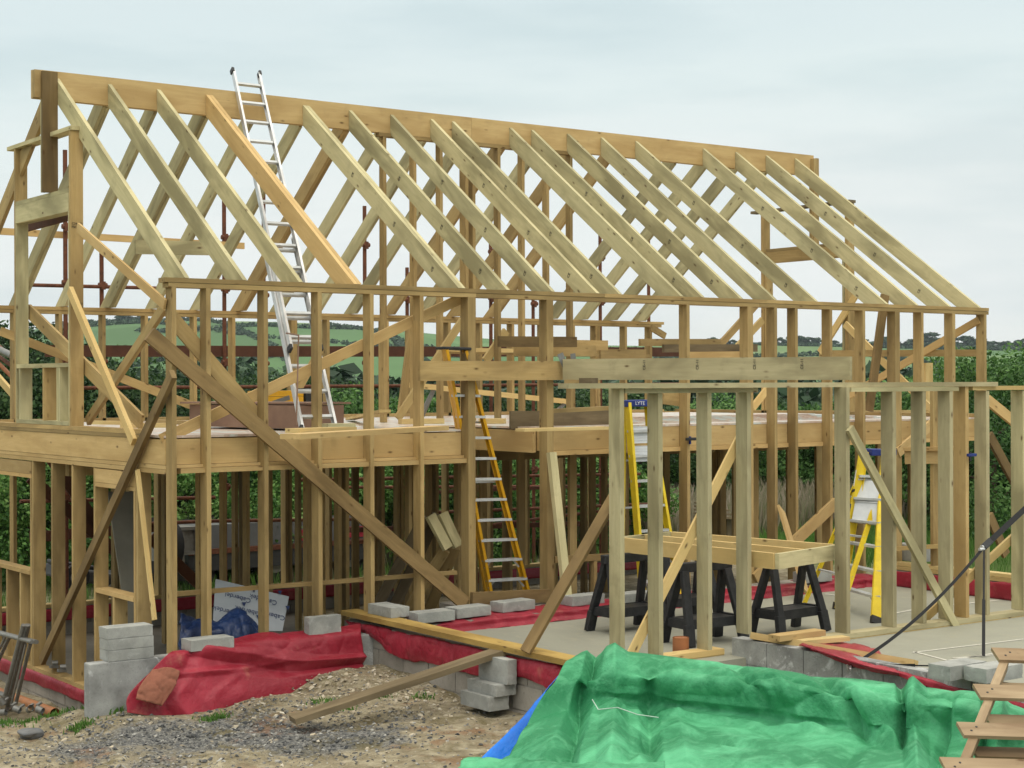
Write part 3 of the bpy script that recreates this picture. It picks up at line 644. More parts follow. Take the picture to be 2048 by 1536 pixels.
# ---- concrete blocks (440 x 215 x 100)
def block(corner, dims, label, group=None, rz=0.0):
    """corner = near bottom corner (min x, min y side); dims along x, y, z"""
    lx,ly,lz=dims; bm=bmesh.new(); bmesh.ops.create_cube(bm,size=1); bmesh.ops.subdivide_edges(bm,edges=bm.edges[:],cuts=13,use_grid_fill=True)
    sd_=V((random.random()*50,random.random()*50,0)); C0_=V((lx/2,ly/2,lz/2))
    for v in bm.verts:
        co=V(((v.co.x+.5)*lx,(v.co.y+.5)*ly,(v.co.z+.5)*lz)); dd=sorted((min(co.x,lx-co.x),min(co.y,ly-co.y),min(co.z,lz-co.z)))
        e=math.exp(-dd[1]/.012); k=e*(.0012+.011*max(0,mnoise.noise(co*26+sd_)-.12))+.0012*mnoise.noise(co*60+sd_)
        v.co=co+(C0_-co).normalized()*k
    me=bpy.data.meshes.new('concrete_block'); bm.to_mesh(me); bm.free(); me.materials.append(BLOCK); me.polygons.foreach_set('use_smooth',[True]*len(me.polygons)); me.set_sharp_from_angle(angle=.5); o=bpy.data.objects.new('concrete_block',me); COL.objects.link(o)
    o.location=corner; o.rotation_euler=(0,0,rz)
    tag(o,label,'concrete block',group); return o
c=oY(226.5,1315,-.36)
for k,l in enumerate(('lowest of three flat blocks stacked on the smooth corner wall','middle of three flat blocks stacked on the smooth corner wall','topmost of three flat blocks stacked on the smooth corner wall')):
    block((c.x-.05+random.uniform(-.006,.006),-.36+random.uniform(-.004,.008),.692+k*.1005),(.44,.2,.098),l,'loose concrete blocks')
c=oY(380,1297,-.40); block((c.x,-.42,.715),(.44,.215,.1),'flat grey block lying on the red membrane left of centre','loose concrete blocks')
c=oY(620,1271,-.38); block((c.x-.0,-.36,.70),(.36,.1,.215),'grey block standing on edge on the red membrane','loose concrete blocks')
c=oZ(782,1237,.87); block((c.x,c.y,.872),(.215,.44,.1),'grey block on the far end of the yellow plank','loose concrete blocks')
c=oZ(836,1249,.81); block((c.x,c.y,.815),(.44,.215,.1),'grey block on the ledge half hidden behind the yellow plank','loose concrete blocks')
c=oZ(910,1240,.81); block((c.x+.04,c.y+.02,.815),(.44,.215,.1),'grey block with two pale scratches on the red ledge','loose concrete blocks',.06)
c=oZ(1003,1227,.81); block((c.x+.02,c.y,.815),(.44,.215,.1),'grey block on the ledge below the amber ladder feet','loose concrete blocks',.08)
c=oZ(1145,1214,.81); block((c.x,c.y,.815),(.44,.215,.1),'grey block on the ledge right of the light leaning prop','loose concrete blocks')
c=oZ(1250,1209,.81); block((c.x,c.y,.815),(.44,.215,.1),'grey block on the ledge behind the left black trestle','loose concrete blocks')
c=oZ(1612,1168,.81); block((c.x,c.y,.815),(.44,.215,.12),'grey block at the far end of the ledge beside the yellow stepladder','loose concrete blocks')
c=oX(978,1417,1.74); block((c.x,c.y,c.z-.03),(.215,.44,.125),'lowest block of the small pile propping the brown plank','loose concrete blocks'); zpile=c.z+.096
c=oX(992,1393,1.79); block((c.x,c.y,zpile),(.215,.44,.1),'middle flat block of the small pile propping the brown plank','loose concrete blocks')
c=oX(1015,1368,1.88); block((c.x,c.y,zpile+.101),(.1,.44,.215),'upright block on top of the small pile under the brown plank','loose concrete blocks'); ztop=zpile+.316
c=oZ(1900,1364,.88); block((c.x,c.y,.885),(.44,.215,.11),'block with white flecked top on the garage wall left of another','loose concrete blocks')
c=oZ(1972,1368,.88); block((c.x-.02,c.y-.02,.885),(.44,.215,.11),'block on the garage wall beside the wooden pallet','loose concrete blocks')
c=oX(1815,1110,9.3); block((9.3,c.y-.2,.99),(.215,.44,.2),'pale block on the sill beyond the wing frame','loose concrete blocks')
# ---- loose planks
def plank(name,a,b,w,t,n,m,label,cat='plank',tint=.5): return tag(MB().bar(a,b,w,t,n,tint).build(name,WOOD[m]),label,cat)
plank('plank',V((2.10,.20,.845)),V((2.07,-3.9,.845)),.20,.05,(0,0,1),'wet','long wet yellow plank lying on the wing wall above red membrane')
pa=oZ(585,1440,.36); pb=oZ(1003,1302,ztop+.03)
plank('plank',pa,pb,.20,.05,(0,0,1),'dull','grey brown plank sloping from the gravel up to a small block pile',tint=.7)
ft=oZ(1138,1230,.70); plank('prop',ft,oY(1103,905,-.2),.095,.06,(0,1,0),'green','light timber prop leaning on the house studs right of the amber ladder','prop',.8)
plank('board',oZ(1612,1186,.79),oY(1562,1018,-.2),.16,.03,(0,1,.1),'ridge','short brown board leaning against the studs behind the joist frame','board')
plank('prop',oY(1738,822,.25),oY(1770,590,.25),.12,.05,(0,1,0),'brown','dark timber leaning steeply through the upper front wall at right','prop',.7)
plank('prop',oY(803,822,3.4),oY(826,640,3.4),.10,.045,(0,1,0),'warm','narrow timber leaning upright inside the upper floor near the centre posts','prop')
ba=oX(1500,1276,3.98); 
plank('batten',oZ(1505,1272,.90),oZ(1832,1328,.80),.09,.06,(.2,.3,1),'ridge','orange batten lying along the garage wall top under the red flap','batten',.3)
plank('batten',oZ(1548,1276,.93),oZ(1640,1264,.93),.14,.05,(0,0,1),'ridge','short batten offcut lying across a longer one on the wall end','batten',.4)
plank('batten',oZ(1560,1288,.80),oZ(1692,1276,.80),.12,.04,(0,0,1),'light','pale batten on the slab edge behind the orange batten','batten')
# planks on the deck
plank('plank',oZ(580,878,2.72)+V((0,0,.02)),oZ(880,860,2.72)+V((0,0,.02)),.2,.045,(0,0,1),'ridge','pale plank lying along the deck edge behind the front studs')
plank('plank',oZ(585,866,2.76)+V((0,0,.02)),oZ(700,858,2.76),.14,.04,(0,0,1),'light','short orange plank on top of the deck edge plank','plank',.4)
plank('offcut',oZ(650,852,2.78),oZ(705,851,2.78),.14,.045,(0,0,1),'green','stubby timber offcut at the foot of the aluminium ladder','offcut')
plank('offcut',oZ(240,852,2.72),oZ(345,851,2.72),.1,.06,(0,0,1),'light','light offcut lying on the deck near the gable','offcut')
plank('offcut',oZ(180,845,2.72),oZ(280,846,2.72),.1,.045,(0,0,1),'light','thin lath on the deck behind the gable post','offcut')
plank('offcut',oZ(310,843,2.72),oZ(420,848,2.72),.12,.05,(0,0,1),'warm','offcut on the deck behind the house corner stud','offcut')
plank('offcut',oZ(700,838,2.72),oZ(770,822,2.9),.12,.03,(0,0,1),'light','curled offcut tipped up on the deck beside the centre posts','offcut')
plank('offcut',oZ(800,843,2.73),oZ(885,842,2.73),.15,.06,(0,0,1),'light','offcut on the deck left of the amber stepladder','offcut')
plank('offcut',oZ(960,842,2.73),oZ(1010,842,2.73),.2,.06,(0,0,1),'light','offcut on the deck right of the amber stepladder','offcut')
plank('board_pack',oZ(1040,860,2.72),oZ(1210,856,2.72),.16,.03,(0,0,1),'light','foil faced lath on the deck by the stair opening','board')
# foil/white boards stacked on the far deck
bs=MB()
for k in range(5): bs.box(6.2+k*.06,10.9-k*.3,.6+k*.09,1.5+k*.05,2.70+k*.014,2.711+k*.014,'x')
tag(bs.build('board_stack',DECK),'low stack of whitish floor sheets on the far end of the deck','board stack')
# box and bricks on deck
st=MB(); p=oZ(448,852,2.72); q=oZ(672,858,2.72)
st.bar(p+V((0,.3,.12)),q+V((0,.3,.12)),.6,.24,(0,0,1)); st.bar(p+V((-.1,.35,.26)),q+V((.1,.3,.26)),.62,.02,(0,0,1))
tag(st.build('board_stack',BRNB),'brown stacked chipboard sheets on the deck by the aluminium ladder','board stack')
tb=thing('toolbox','yellow toolbox with grey tape on the brown board stack','toolbox',oY(570,805,2.0))
b0=oY(512,814,2.0); b1=oY(607,812,2.0)
MB().bar(b0+V((0,.1,.055)),b1+V((0,.1,.055)),.2,.11,(0,0,1)).build('body',AMB,tb); MB().bar(b0+V((0,.1,.145)),b1+V((0,.1,.145)),.2,.062,(0,0,1)).build('lid',AMB,tb)
MB().bar(b0.lerp(b1,.35)+V((0,-.004,.04)),b0.lerp(b1,.7)+V((0,-.004,.10)),.05,.006,(0,1,0)).build('tape',GALV,tb); MB().bar(b1+V((.03,.1,.1)),b1+V((.25,.1,.1)),.2,.2,(0,0,1)).build('handle_end',BLK,tb)
# trestle on deck
tr=thing('trestle','low trestle with yellow timber top on the upper deck','trestle',oZ(950,840,2.72))
ta,tb2=oY(822,770,4.5),oY(1142,804,4.5)
MB().bar(ta,tb2,.09,.07,(0,0,1)).build('top_rail',WOOD['light'],tr)
for f in (.14,.42,.97):
    q=ta.lerp(tb2,f)
    MB().bar(q,V((q.x-.25,q.y,2.72)),.05,.03,(0,1,0)).bar(q,V((q.x+.12,q.y+.5,2.72)),.05,.03,(0,1,0)).build('leg',GALV,tr)

# ================================================================== LADDERS, TRESTLES
def stepladder(label, FL, FR, TL, TR, back, n, rail_m, cap_m, plat=None, logo=True, group='fibreglass stepladders', rd=.085, capdark=False):
    r=thing('stepladder',label,'stepladder',(FL+FR)/2,group)
    side=(FR-FL).normalized(); up=((TL+TR)/2-(FL+FR)/2); H=up.length; up.normalize(); nf=side.cross(up).normalized()
    if nf.dot(V(CAM)-FL)<0: nf=-nf
    for A,B,s in ((FL,TL,1),(FR,TR,-1)):
        m=MB(); d=(B-A).normalized(); w=side*s
        m.bar(A,B,rd,.006,w); m.bar(A+nf*(rd/2)+w*.014,B+nf*(rd/2)+w*.014,.03,.006,nf); m.bar(A-nf*(rd/2)+w*.014,B-nf*(rd/2)+w*.014,.03,.006,nf)
        m.build('rail',rail_m,r); f=MB(); f.bar(A-d*.02,A+d*.07,rd+.02,.045,w); f.build('foot',BLK,r)
    for A,B,s in ((FL+back,TL-nf*.07,1),(FR+back,TR-nf*.07,-1)):
        m=MB(); m.bar(A,B,.05,.006,side*s); m.bar(A+nf*.025+side*s*.012,B+nf*.025+side*s*.012,.025,.006,nf); m.build('rear_leg',rail_m,r)
    for k in range(1,n+1):
        f=k/(n+1.15); a=FL.lerp(TL,f); b=FR.lerp(TR,f)
        m=MB(); wd=.085
        if plat and k==plat: continue
        m.bar(a+nf*.01,b+nf*.01,wd,.026,(0,0,1))
        if k<=2:
            m.bar(a.lerp(b,.04)-V((0,0,.09)),a.lerp(b,.2)-V((0,0,.01)),.02,.006,nf); m.bar(a.lerp(b,.96)-V((0,0,.09)),a.lerp(b,.8)-V((0,0,.01)),.02,.006,nf)
        m.build('tread',ALUM,r)
    for k in range(1,4):
        f=k/4.2; a=(FL+back).lerp(TL-nf*.07,f); b=(FR+back).lerp(TR-nf*.07,f); MB().bar(a,b,.03,.02,(0,0,1)).build('rear_rung',ALUM,r)
    m=MB(); c=(TL+TR)/2; w=(TR-TL).length
    cp=MB(); cp.bar(TL-side*.03-nf*.05,TR+side*.03-nf*.05,.20,.075 if not capdark else .03,(0,0,1)); cp=cp.build('cap',cap_m,r,.01)
    if logo: hf=side.cross(V((0,0,1))); hf=hf if hf.dot(nf)>0 else -hf; text('maker_label','LYTE',.055,c-nf*.05+hf*.135-side*.01,side,(0,0,1),WHITE,cp)
    return r,side,up,nf
FL=oZ(981,1200,.80); FR=oZ(1061,1195,.80); yb=-.10
stepladder('tall amber stepladder standing in the stair opening, partly behind a house stud',FL,FR,oY(889,698,yb),oY(932,700,yb),V((.05,.16,0)),11,AMB,BLK,None,False,capdark=True,rd=.09)
FL=oZ(1285,1214,.7); FR=oZ(1363,1209,.7); yb=(FL.y+FR.y)/2+.30
r,side,up,nf=stepladder('yellow platform stepladder with blue cap behind the left wing posts',FL,FR,oY(1253,806,yb),oY(1296,805,yb),V((.1,.5,0)),7,YEL,BLUP,rd=.115)
TLx=oY(1253,806,yb);TRx=oY(1296,805,yb)
for f0,f1 in ((.71,.785),(.80,.88)):
    pm=MB(); a=FL.lerp(TLx,f0);b=FR.lerp(TRx,f0);a2=FL.lerp(TLx,f1);b2=FR.lerp(TRx,f1)
    pm.bar((a+a2)/2,(b+b2)/2,(a2-a).length,.02,nf)
    for k in range(7):
        g=k/6; pm.bar(a.lerp(a2,g)+nf*.012,b.lerp(b2,g)+nf*.012,.006,.006,nf)
    pm.build('platform',PLATE,r)
lab=MB(); q=FL.lerp(TLx,.42); d=(TLx-FL).normalized(); ll=lab.bar(q-d*.16+nf*.047+side*.014,q+d*.16+nf*.047+side*.014,.026,.002,nf).build('maker_label',INK,r)
text('maker_name','LYTE',.03,q+nf*.0495+side*.014,d,-side,WHITE,ll)
lab=MB(); q=FL.lerp(TLx,.12); lab.bar(q-d*.1+nf*.047+side*.014,q+d*.1+nf*.047+side*.014,.024,.002,nf).build('warning_label',WHITE,r)
FL=oZ(1676,1218,.7); FR=oZ(1752,1246,.7); yb=(FL.y+FR.y)/2+.42
r,side,up,nf=stepladder('yellow stepladder with wide aluminium treads seen between the right wing posts',FL,FR,oY(1727,902,yb),oY(1772,902,yb),V((-.1,.42,0)),6,YEL,BLUP,None,False,rd=.10)
TLx=oY(1727,902,yb);TRx=oY(1772,902,yb)
pm=MB(); a=FL.lerp(TLx,.55);b=FR.lerp(TRx,.55);a2=FL.lerp(TLx,.82);b2=FR.lerp(TRx,.82); pm.bar((a+a2)/2,(b+b2)/2,(a2-a).length,.012,nf); pm.build('back_plate',PLATE,r)
for f in (.55,.68,.82): MB().bar(FL.lerp(TLx,f)+nf*.012,FR.lerp(TRx,f)+nf*.012,.02,.012,nf).build('plate_edge',ALU,r)
d=(TLx-FL).normalized(); q=FL.lerp(TLx,.56); ll=MB().bar(q-d*.17+nf*.053+side*.014,q+d*.17+nf*.053+side*.014,.028,.002,nf).build('maker_label',INK,r); text('maker_name','LYTE',.034,q+nf*.0555+side*.014,d,-side,WHITE,ll)
q=FL.lerp(TLx,.82); MB().bar(q-d*.09+nf*.053+side*.014,q+d*.09+nf*.053+side*.014,.028,.002,nf).build('warning_label',WHITE,r)
MB().bar(FL.lerp(TLx,.735)+nf*.053-side*.02,FL.lerp(TLx,.745)+nf*.053+side*.06,.03,.006,nf).build('clamp',BLK,r)
# aluminium extension ladder
B0=oZ(607,854,2.76); side=V((1,0,0)); w=.40; c0=B0+side*(w/2)+V((0,.02,0)); C0=oY(477,225,2.82); c1=C0+side*(w/2-.01); up=(c1-c0).normalized(); nf=side.cross(up); nf=nf if nf.dot(V(CAM)-c0)>0 else -nf
Ltop=(c1-c0).length*1.15
lad=thing('extension_ladder','tall aluminium two section ladder leaning from the deck against the ridge beam','ladder',c0)
def section(s0,s1,wd,off,ends):
    for s in (-1,1):
        a=c0+side*(s*wd/2)+up*s0+nf*off; b=c0+side*(s*wd/2)+up*s1+nf*off
        m=MB(); m.bar(a,b,.062,.006,side); m.bar(a+nf*.029-side*s*.012,b+nf*.029-side*s*.012,.024,.005,nf); m.bar(a-nf*.029-side*s*.012,b-nf*.029-side*s*.012,.024,.005,nf); m.build('rail',ALU,lad)
        for e,q in ((0,a),(1,b)):
            if ends[e]: MB().bar(q-up*.03,q+up*.035,.07,.03,side).build('end_cap',BLK,lad)
    k=0; z=s0+.16
    while z<s1-.08:
        MB().bar(c0-side*wd/2+up*z+nf*off,c0+side*wd/2+up*z+nf*off,.032,.032,nf).build('rung',ALUM,lad); z+=.335
section(0.0,2.75,w,-.04,(1,0)); section(1.005,Ltop,w*.89,.035,(1,1))
MB().path([c0+side*(-w*.42)+up*(1.25)+nf*.0,c0-side*(w*.6)+V((0,0,.9)),c0-side*(w*.62)+V((-.02,0,.02))],.008).build('rope',BRNB,lad)
# black trestles (saw horses)
def sawhorse(cx,cy,rz,label,h=.77,L=.56):
    r=thing('sawhorse',label,'saw horse',(cx,cy,.702),'black plastic saw horses'); ca,sa=math.cos(rz),math.sin(rz)
    T=lambda x,y,z: V((cx+x*ca-y*sa,cy+x*sa+y*ca,.702+z))
    ax=V((ca,sa,0)); ay=V((-sa,ca,0))
    MB().bar(T(-L/2-.05,0,h-.045),T(L/2+.05,0,h-.045),.075,.09,(0,0,1)).bar(T(-L/2-.06,0,h-.012),T(L/2+.06,0,h-.012),.06,.03,(0,0,1)).build('top_beam',BLK,r,.008)
    for sx in (-1,1):
        for sy in (-1,1):
            m=MB(); m.bar(T(sx*(L/2-.02),sy*.03,h-.08),T(sx*(L/2+.04),sy*.17,.0+.18),.085,.05,ay); m.bar(T(sx*(L/2+.037),sy*.163,.2),T(sx*(L/2+.055),sy*.20,0.0),.105,.055,ay); m.build('leg',BLK,r,.006)
        m=MB(); m.bar(T(sx*(L/2+.03),-.155,.2),T(sx*(L/2+.03),.155,.2),.05,.085,(0,0,1)); m.bar(T(sx*(L/2+.03),-.09,.24),T(sx*(L/2+.03),.09,.24),.04,.03,(0,0,1)); m.build('spreader',BLK,r,.005)
    MB().bar(T(-L/2,0,.225),T(L/2,0,.225),.26,.03,(0,0,1)).bar(T(-L/2,-.13,.20),T(L/2,-.13,.20),.025,.09,(0,0,1)).bar(T(-L/2,.13,.20),T(L/2,.13,.20),.025,.09,(0,0,1)).build('shelf',BLK,r)
    return r
sawhorse(4.20,-1.72,.05,'black saw horse nearest the blue capped stepladder')
sawhorse(5.12,-1.52,-.04,'black saw horse at the back, half hidden behind another one')
sawhorse(4.28,-2.76,-.05,'black saw horse in the middle close behind the wing posts')
sawhorse(5.38,-2.80,.06,'black saw horse under the near right corner of the joist frame')
jf=thing('joist_frame','rectangular timber joist frame lying on black saw horses','frame',(5,-2.3,1.48))
P1,P2,P3,P4=oZ(1250,1073,1.62),oZ(1345,1063,1.62),oZ(1668,1088,1.62),oZ(1550,1106,1.62)
for p in (P1,P2,P3,P4): p.z=1.545
P1.x-=.08; 
for a,b,nm in ((P1,P4,'side_joist'),(P2,P3,'side_joist'),(P1.lerp(P2,.5),P4.lerp(P3,.45),'joist')): MB().bar(a,b,.047,.145,(0,0,1),.75).build(nm,WOOD['light'],jf)
MB().bar(P4+V((-.0,-.026,0)),P3+V((.03,-.03,0)),.045,.143,(0,0,1),.7).build('end_joist',WOOD['green'],jf); MB().bar(P1+V((0,.026,0)),P2+V((0,.026,0)),.045,.143,(0,0,1),.7).build('end_joist',WOOD['green'],jf)
# two board box leaning inside the front wall
bx_=thing('timber_box','two board timber trough leaning behind the front studs','timber box',oY(840,1205,.9))
u0,u1,u2,u3=oY(848,1033,.45),oY(897,1024,.45),oY(926,1091,.35),oY(885,1099,.35)
for f in (.25,.75): MB().bar(u0.lerp(u1,f),u3.lerp(u2,f),.125,.045,(0,-1,.7),.9).build('top_board',WOOD['green'],bx_)
for f in (.25,.75): MB().bar(u3.lerp(u2,f)+V((0,.06,-.02)),oY(800+f*80,1215,.9),.12,.045,(-.3,-1,.3),.15).build('side_board',WOOD['warm'],bx_)
for f in (.25,.75): MB().bar(u0.lerp(u1,f)+V((0,.1,-.02)),oY(735+f*70,1215,1.1),.12,.045,(-.3,-1,.3),.05).build('side_board',WOOD['dull'],bx_)

# printed floor sheets, grey sheet, navy bundle
sw=MB(); A,B_,C_,D_=oY(425,1262,.9),oY(565,1262,.75),oY(578,1193,.95),oY(432,1158,1.15)
n=((B_-A).cross(D_-A)).normalized(); n=n if n.dot(V(CAM)-A)>0 else -n
vs=[A,B_,C_,D_]; sw.add([v for v in vs]+[v-n*.022 for v in vs],[(0,1,2,3),(7,6,5,4),(0,4,5,1),(1,5,6,2),(2,6,7,3),(3,7,4,0)],[(0,0,0)]*8)
so=sw.build('floor_sheet',SHEETW); tag(so,'white printed floor sheet with blue lettering leaning inside the front wall','board')
e1=(B_-A).normalized(); e2=n.cross(e1)
W_=(B_-A).length; 
for (fu,fv) in ((.30,.72),(.66,.78),(.48,.45),(.18,.40),(.80,.42),(.40,.15)):
    q=A.lerp(B_,fu).lerp(D_.lerp(C_,fu),fv)+n*.003; dd=(e1*.9-e2*.25).normalized()
    text('print','Caberdek',.075,q,-dd,n.cross(-dd),INK,so,.0005)
    lg=MB(); z=q+e2*.10+e1*.16; lg.add([z,z+e1*.05,z+e1*.025-e2*.05],[(0,1,2)],[(0,0,0)]*3); fixm=lg.build('print',INK); fixm.parent=so
gb=MB(); A,B_,C_,D_=oY(255,1270,1.6),oY(283,1270,1.6),oY(266,985,2.6),oY(214,985,2.6); n=((B_-A).cross(D_-A)).normalized(); vs=[A,B_,C_,D_]
gb.add(vs+[v+n*.02 for v in vs],[(0,1,2,3),(7,6,5,4),(0,4,5,1),(1,5,6,2),(2,6,7,3),(3,7,4,0)],[(0,0,0)]*8); tag(gb.build('sheet_offcut',GREYB),'grey sheet offcut leaning inside behind the gable window opening','board')
nb=cloth('tarpaulin_bundle',[[oY(358,1285,1.2),oY(420,1285,1.3),oY(500,1285,1.2),oY(545,1285,1.1)],[oY(360,1232,.9),oY(430,1240,1.0),oY(480,1222,1.0),oY(520,1262,.9)],[oY(362,1240,.6),oY(425,1248,.6),oY(480,1230,.6),oY(525,1268,.6)],[oY(360,1300,.35),oY(430,1300,.3),oY(490,1300,.3),oY(530,1300,.35)]],NAVY,60,50,.10,3.2,None,31,.004)
tag(nb,'crumpled navy blue tarpaulin bundle on the floor inside the front wall','tarpaulin')

q=oY(1385,878,-.17); cmp_=thing('clamp','black and blue bar clamp gripping a wall stud under the deck','clamp',q)
MB().bar(q+V((-.10,0,0)),q+V((.10,0,0)),.035,.03,(0,1,0)).build('jaw',BLK,cmp_,.005); MB().bar(q+V((-.02,.02,.03)),q+V((-.02,.02,-.06)),.02,.02,(0,1,0)).build('screw',BLUP,cmp_)
q=oY(1944,910,-3.72); cmp_=thing('clamp','small blue clamp on a post at the right of the wing frame','clamp',q)
MB().bar(q+V((-.07,0,0)),q+V((.06,0,0)),.03,.03,(0,1,0)).build('jaw',BLUP,cmp_,.005); MB().bar(q+V((-.03,.0,.03)),q+V((-.03,.0,-.06)),.02,.02,(0,1,0)).build('screw',BLK,cmp_)
# ================================================================== FOREGROUND: TARPAULINS, PALLET, STRAP
D=oD
rows=[[D(1120,1420,12.9),D(1190,1370,13.3),D(1330,1380,13.2),D(1500,1400,12.9),D(1700,1420,12.5),D(1850,1440,12.2),D(1965,1450,11.9),D(2100,1500,11.6)],
      [D(1135,1318,12.3),D(1192,1298,12.5),D(1330,1316,12.4),D(1500,1331,12.1),D(1700,1356,11.6),D(1850,1374,11.3),D(1962,1384,11.0),D(2100,1432,11.0)],
      [D(1108,1360,11.95),D(1186,1342,12.0),D(1330,1348,11.95),D(1500,1362,11.65),D(1700,1386,11.15),D(1850,1402,10.85),D(1956,1414,10.6),D(2090,1470,10.6)],
      [D(1062,1430,11.8),D(1176,1412,11.86),D(1330,1426,11.90),D(1500,1442,11.6),D(1700,1464,11.1),D(1850,1478,10.8),D(1948,1488,10.55),D(2080,1520,10.4)],
      [D(1030,1490,11.4),D(1165,1478,11.1),D(1330,1484,11.0),D(1500,1500,10.7),D(1700,1520,10.3),D(1850,1534,10.0),D(1940,1544,9.8),D(2070,1570,9.9)],
      [D(990,1545,11.1),D(1150,1560,10.5),D(1330,1556,10.2),D(1500,1570,9.9),D(1700,1590,9.5),D(1850,1610,9.2),D(1935,1620,9.0),D(2060,1640,9.0)],
      [D(960,1650,10.6),D(1140,1700,9.7),D(1330,1700,9.4),D(1500,1720,9.1),D(1700,1740,8.7),D(1850,1760,8.5),D(1935,1760,8.4),D(2050,1760,8.4)]]
def gfold(u,v,p):
    d=0
    for (cu,w,k,sl,v0,v1) in ((.135,.03,.10,-.05,.1,1),(.19,.028,-.06,.02,.1,1),(.255,.02,.06,.02,.25,1),(.30,.03,-.03,.05,.2,.9),(.42,.018,.04,.22,.15,.55),(.47,.02,-.035,.22,.2,.6),(.545,.02,.07,.25,.2,.6),(.58,.03,-.06,.28,.22,.7),(.665,.014,.09,.0,.12,.65),(.69,.03,-.07,.02,.12,.8),(.78,.02,.035,-.10,.2,.9),(.875,.014,.07,.02,.15,.75),(.90,.025,-.05,.03,.15,.8),(.36,.02,.03,-.3,.55,1),(.62,.03,.05,-.15,.5,1)):
        if v0<v<v1: d+=1.35*k*tent((u-cu-sl*(v-.3))/w)*min(1,(v-v0)*7,(v1-v)*7)
    for (cv,w,k,sl,u0,u1) in ((.47,.022,.05,.05,.1,.62),(.52,.02,-.04,.05,.1,.62),(.66,.03,.05,.16,.05,.5),(.30,.018,.025,-.06,.3,1),(.60,.02,.03,-.12,.55,1),(.78,.03,.05,-.1,.3,.9)):
        if u0<u<u1: d+=k*tent((v-cv-sl*(u-.5))/w)*min(1,(u-u0)*9,(u1-u)*9)
    return d
o=cloth('tarpaulin',rows,GREEN,340,240,.05,1.1,gfold,41,.004,0,.16); tag(o,'large wrinkled green tarpaulin covering a pile in the right foreground','tarpaulin')
hm=MB(); q=[D(1180,1402,11.44),D(1192,1422,11.36),D(1230,1418,11.28),D(1270,1432,11.2),D(1312,1438,11.12)]
hm.path([p+V((-.02,-.05,.02)) for p in q],.0035); ho=hm.build('hem',simple('hem_thread',(.45,.58,.50),.7)); ho.parent=o; ho.location=(0,0,0)
rows=[[D(1120,1350,12.6),D(1060,1430,12.4),D(985,1500,12.1),D(940,1560,11.8)],[D(1090,1388,12.4),D(1030,1455,12.2),D(970,1515,12.0),D(930,1570,11.75)],[D(1105,1400,12.4),D(1060,1465,12.2),D(1020,1540,12.0),D(990,1600,11.8)]]
o=cloth('tarpaulin',rows,BLUE,60,40,.012,2,None,43,.004,0,.2); tag(o,'bright blue tarpaulin edge peeking out left of the green one','tarpaulin')
rows=[[D(930,1512,11.2),D(1010,1520,11.0),D(1120,1526,10.6),D(1230,1530,10.3),D(1330,1524,10.1)],[D(916,1535,10.9),D(1000,1540,10.7),D(1120,1540,10.3),D(1230,1542,10.0),D(1330,1540,9.8)],[D(905,1620,10.6),D(1000,1640,10.3),D(1120,1640,9.9),D(1230,1640,9.6),D(1330,1640,9.4)]]
o=cloth('tarpaulin',rows,GREEN,70,30,.04,3,None,47,.004); tag(o,'folded green tarpaulin corner at the bottom edge below the blue one','tarpaulin')
# pallet
pal=thing('pallet','broken brown wooden pallet leaning over the green tarpaulin at far right','pallet',D(1980,1450,9.6))
T0=D(2008,1322,10.25); T1=D(1912,1560,9.0); sdir=(T1-T0).normalized(); adir=(V(RM[0])*1.0+V((0,0,-.05))+V(RM[2])*.10).normalized(); ndir=adir.cross(sdir).normalized(); ndir=ndir if ndir.dot(V(CAM)-T0)>0 else -ndir
Lp=(T1-T0).length
for off in (.0,.52,1.04): MB().bar(T0+adir*off-sdir*.08-ndir*.06,T0+adir*off+sdir*1.25-ndir*.06,.05,.10,ndir,.6).build('stringer',WOOD['pallet'],pal)
for (px,py) in ((1990,1310),(1953,1384),(1920,1460),(1886,1532)):
    q=D(px,py,10)
    # meet the pallet plane
    dd=(q-V(CAM)); t=(T0-V(CAM)).dot(ndir)/dd.dot(ndir); s=V(CAM)+dd*t
    m=MB(); m.bar(s,s+adir*1.18,.135+.015*random.random(),.022,ndir,random.uniform(.3,.95)); bo=m.build('deck_board',WOOD['pallet'],pal)
    nl=MB()
    for k in (0,1): nl.tube(s+adir*(.07+.02*k)+sdir*(.022-.045*k)+ndir*.010,s+adir*(.07+.02*k)+sdir*(.022-.045*k)+ndir*.0135,.007)
    nl.build('nail',BLK,bo)
for f in (.12,.5,.86): MB().bar(T0+sdir*(f*1.1)-ndir*.125+adir*.02,T0+sdir*(f*1.1)-ndir*.125+adir*1.15,.10,.022,ndir,.2).build('bottom_board',WOOD['pallet'],pal)
# ratchet strap
stp=thing('ratchet_strap','black ratchet strap stretched from the garage wall up to the right','strap',oX(1700,1335,3.93))
S0=oX(1702,1332,3.92); S3=oY(2235,846,-3.70)
def pxx(p):
    q=RM@(np.array(p)-CAM); return 1024+FPX*q[0]/q[2]
lo_,hi_=0.0,1.0
for _ in range(40):
    md2=(lo_+hi_)/2
    if pxx(S0.lerp(S3,md2))<1968: lo_=md2
    else: hi_=md2
S1=S0.lerp(S3,lo_)+V((0,0,-.02))
m=MB()
for k in range(12):
    f0,f1=k/12,(k+1)/12; sag=lambda f: V((0,0,-.10*4*f*(1-f)))
    m.bar(S0.lerp(S1,f0)+sag(f0),S0.lerp(S1,f1)+sag(f1),.028,.003,V(CAM)-S0)
m.bar(S1,S3,.055,.003,V(CAM)-S1); m.build('webbing',RUB,stp)
zs=.76; mid=S1.lerp(oZ(1967,1312,.76),.5)
m=MB(); m.bar(S1,mid,.018,.003,V(CAM)-S1+V((3,0,0))); m.bar(mid,oZ(1967,1312,.76),.03,.003,V(CAM)-S1+V((5,0,0))); m.build('loose_tail',RUB,stp)
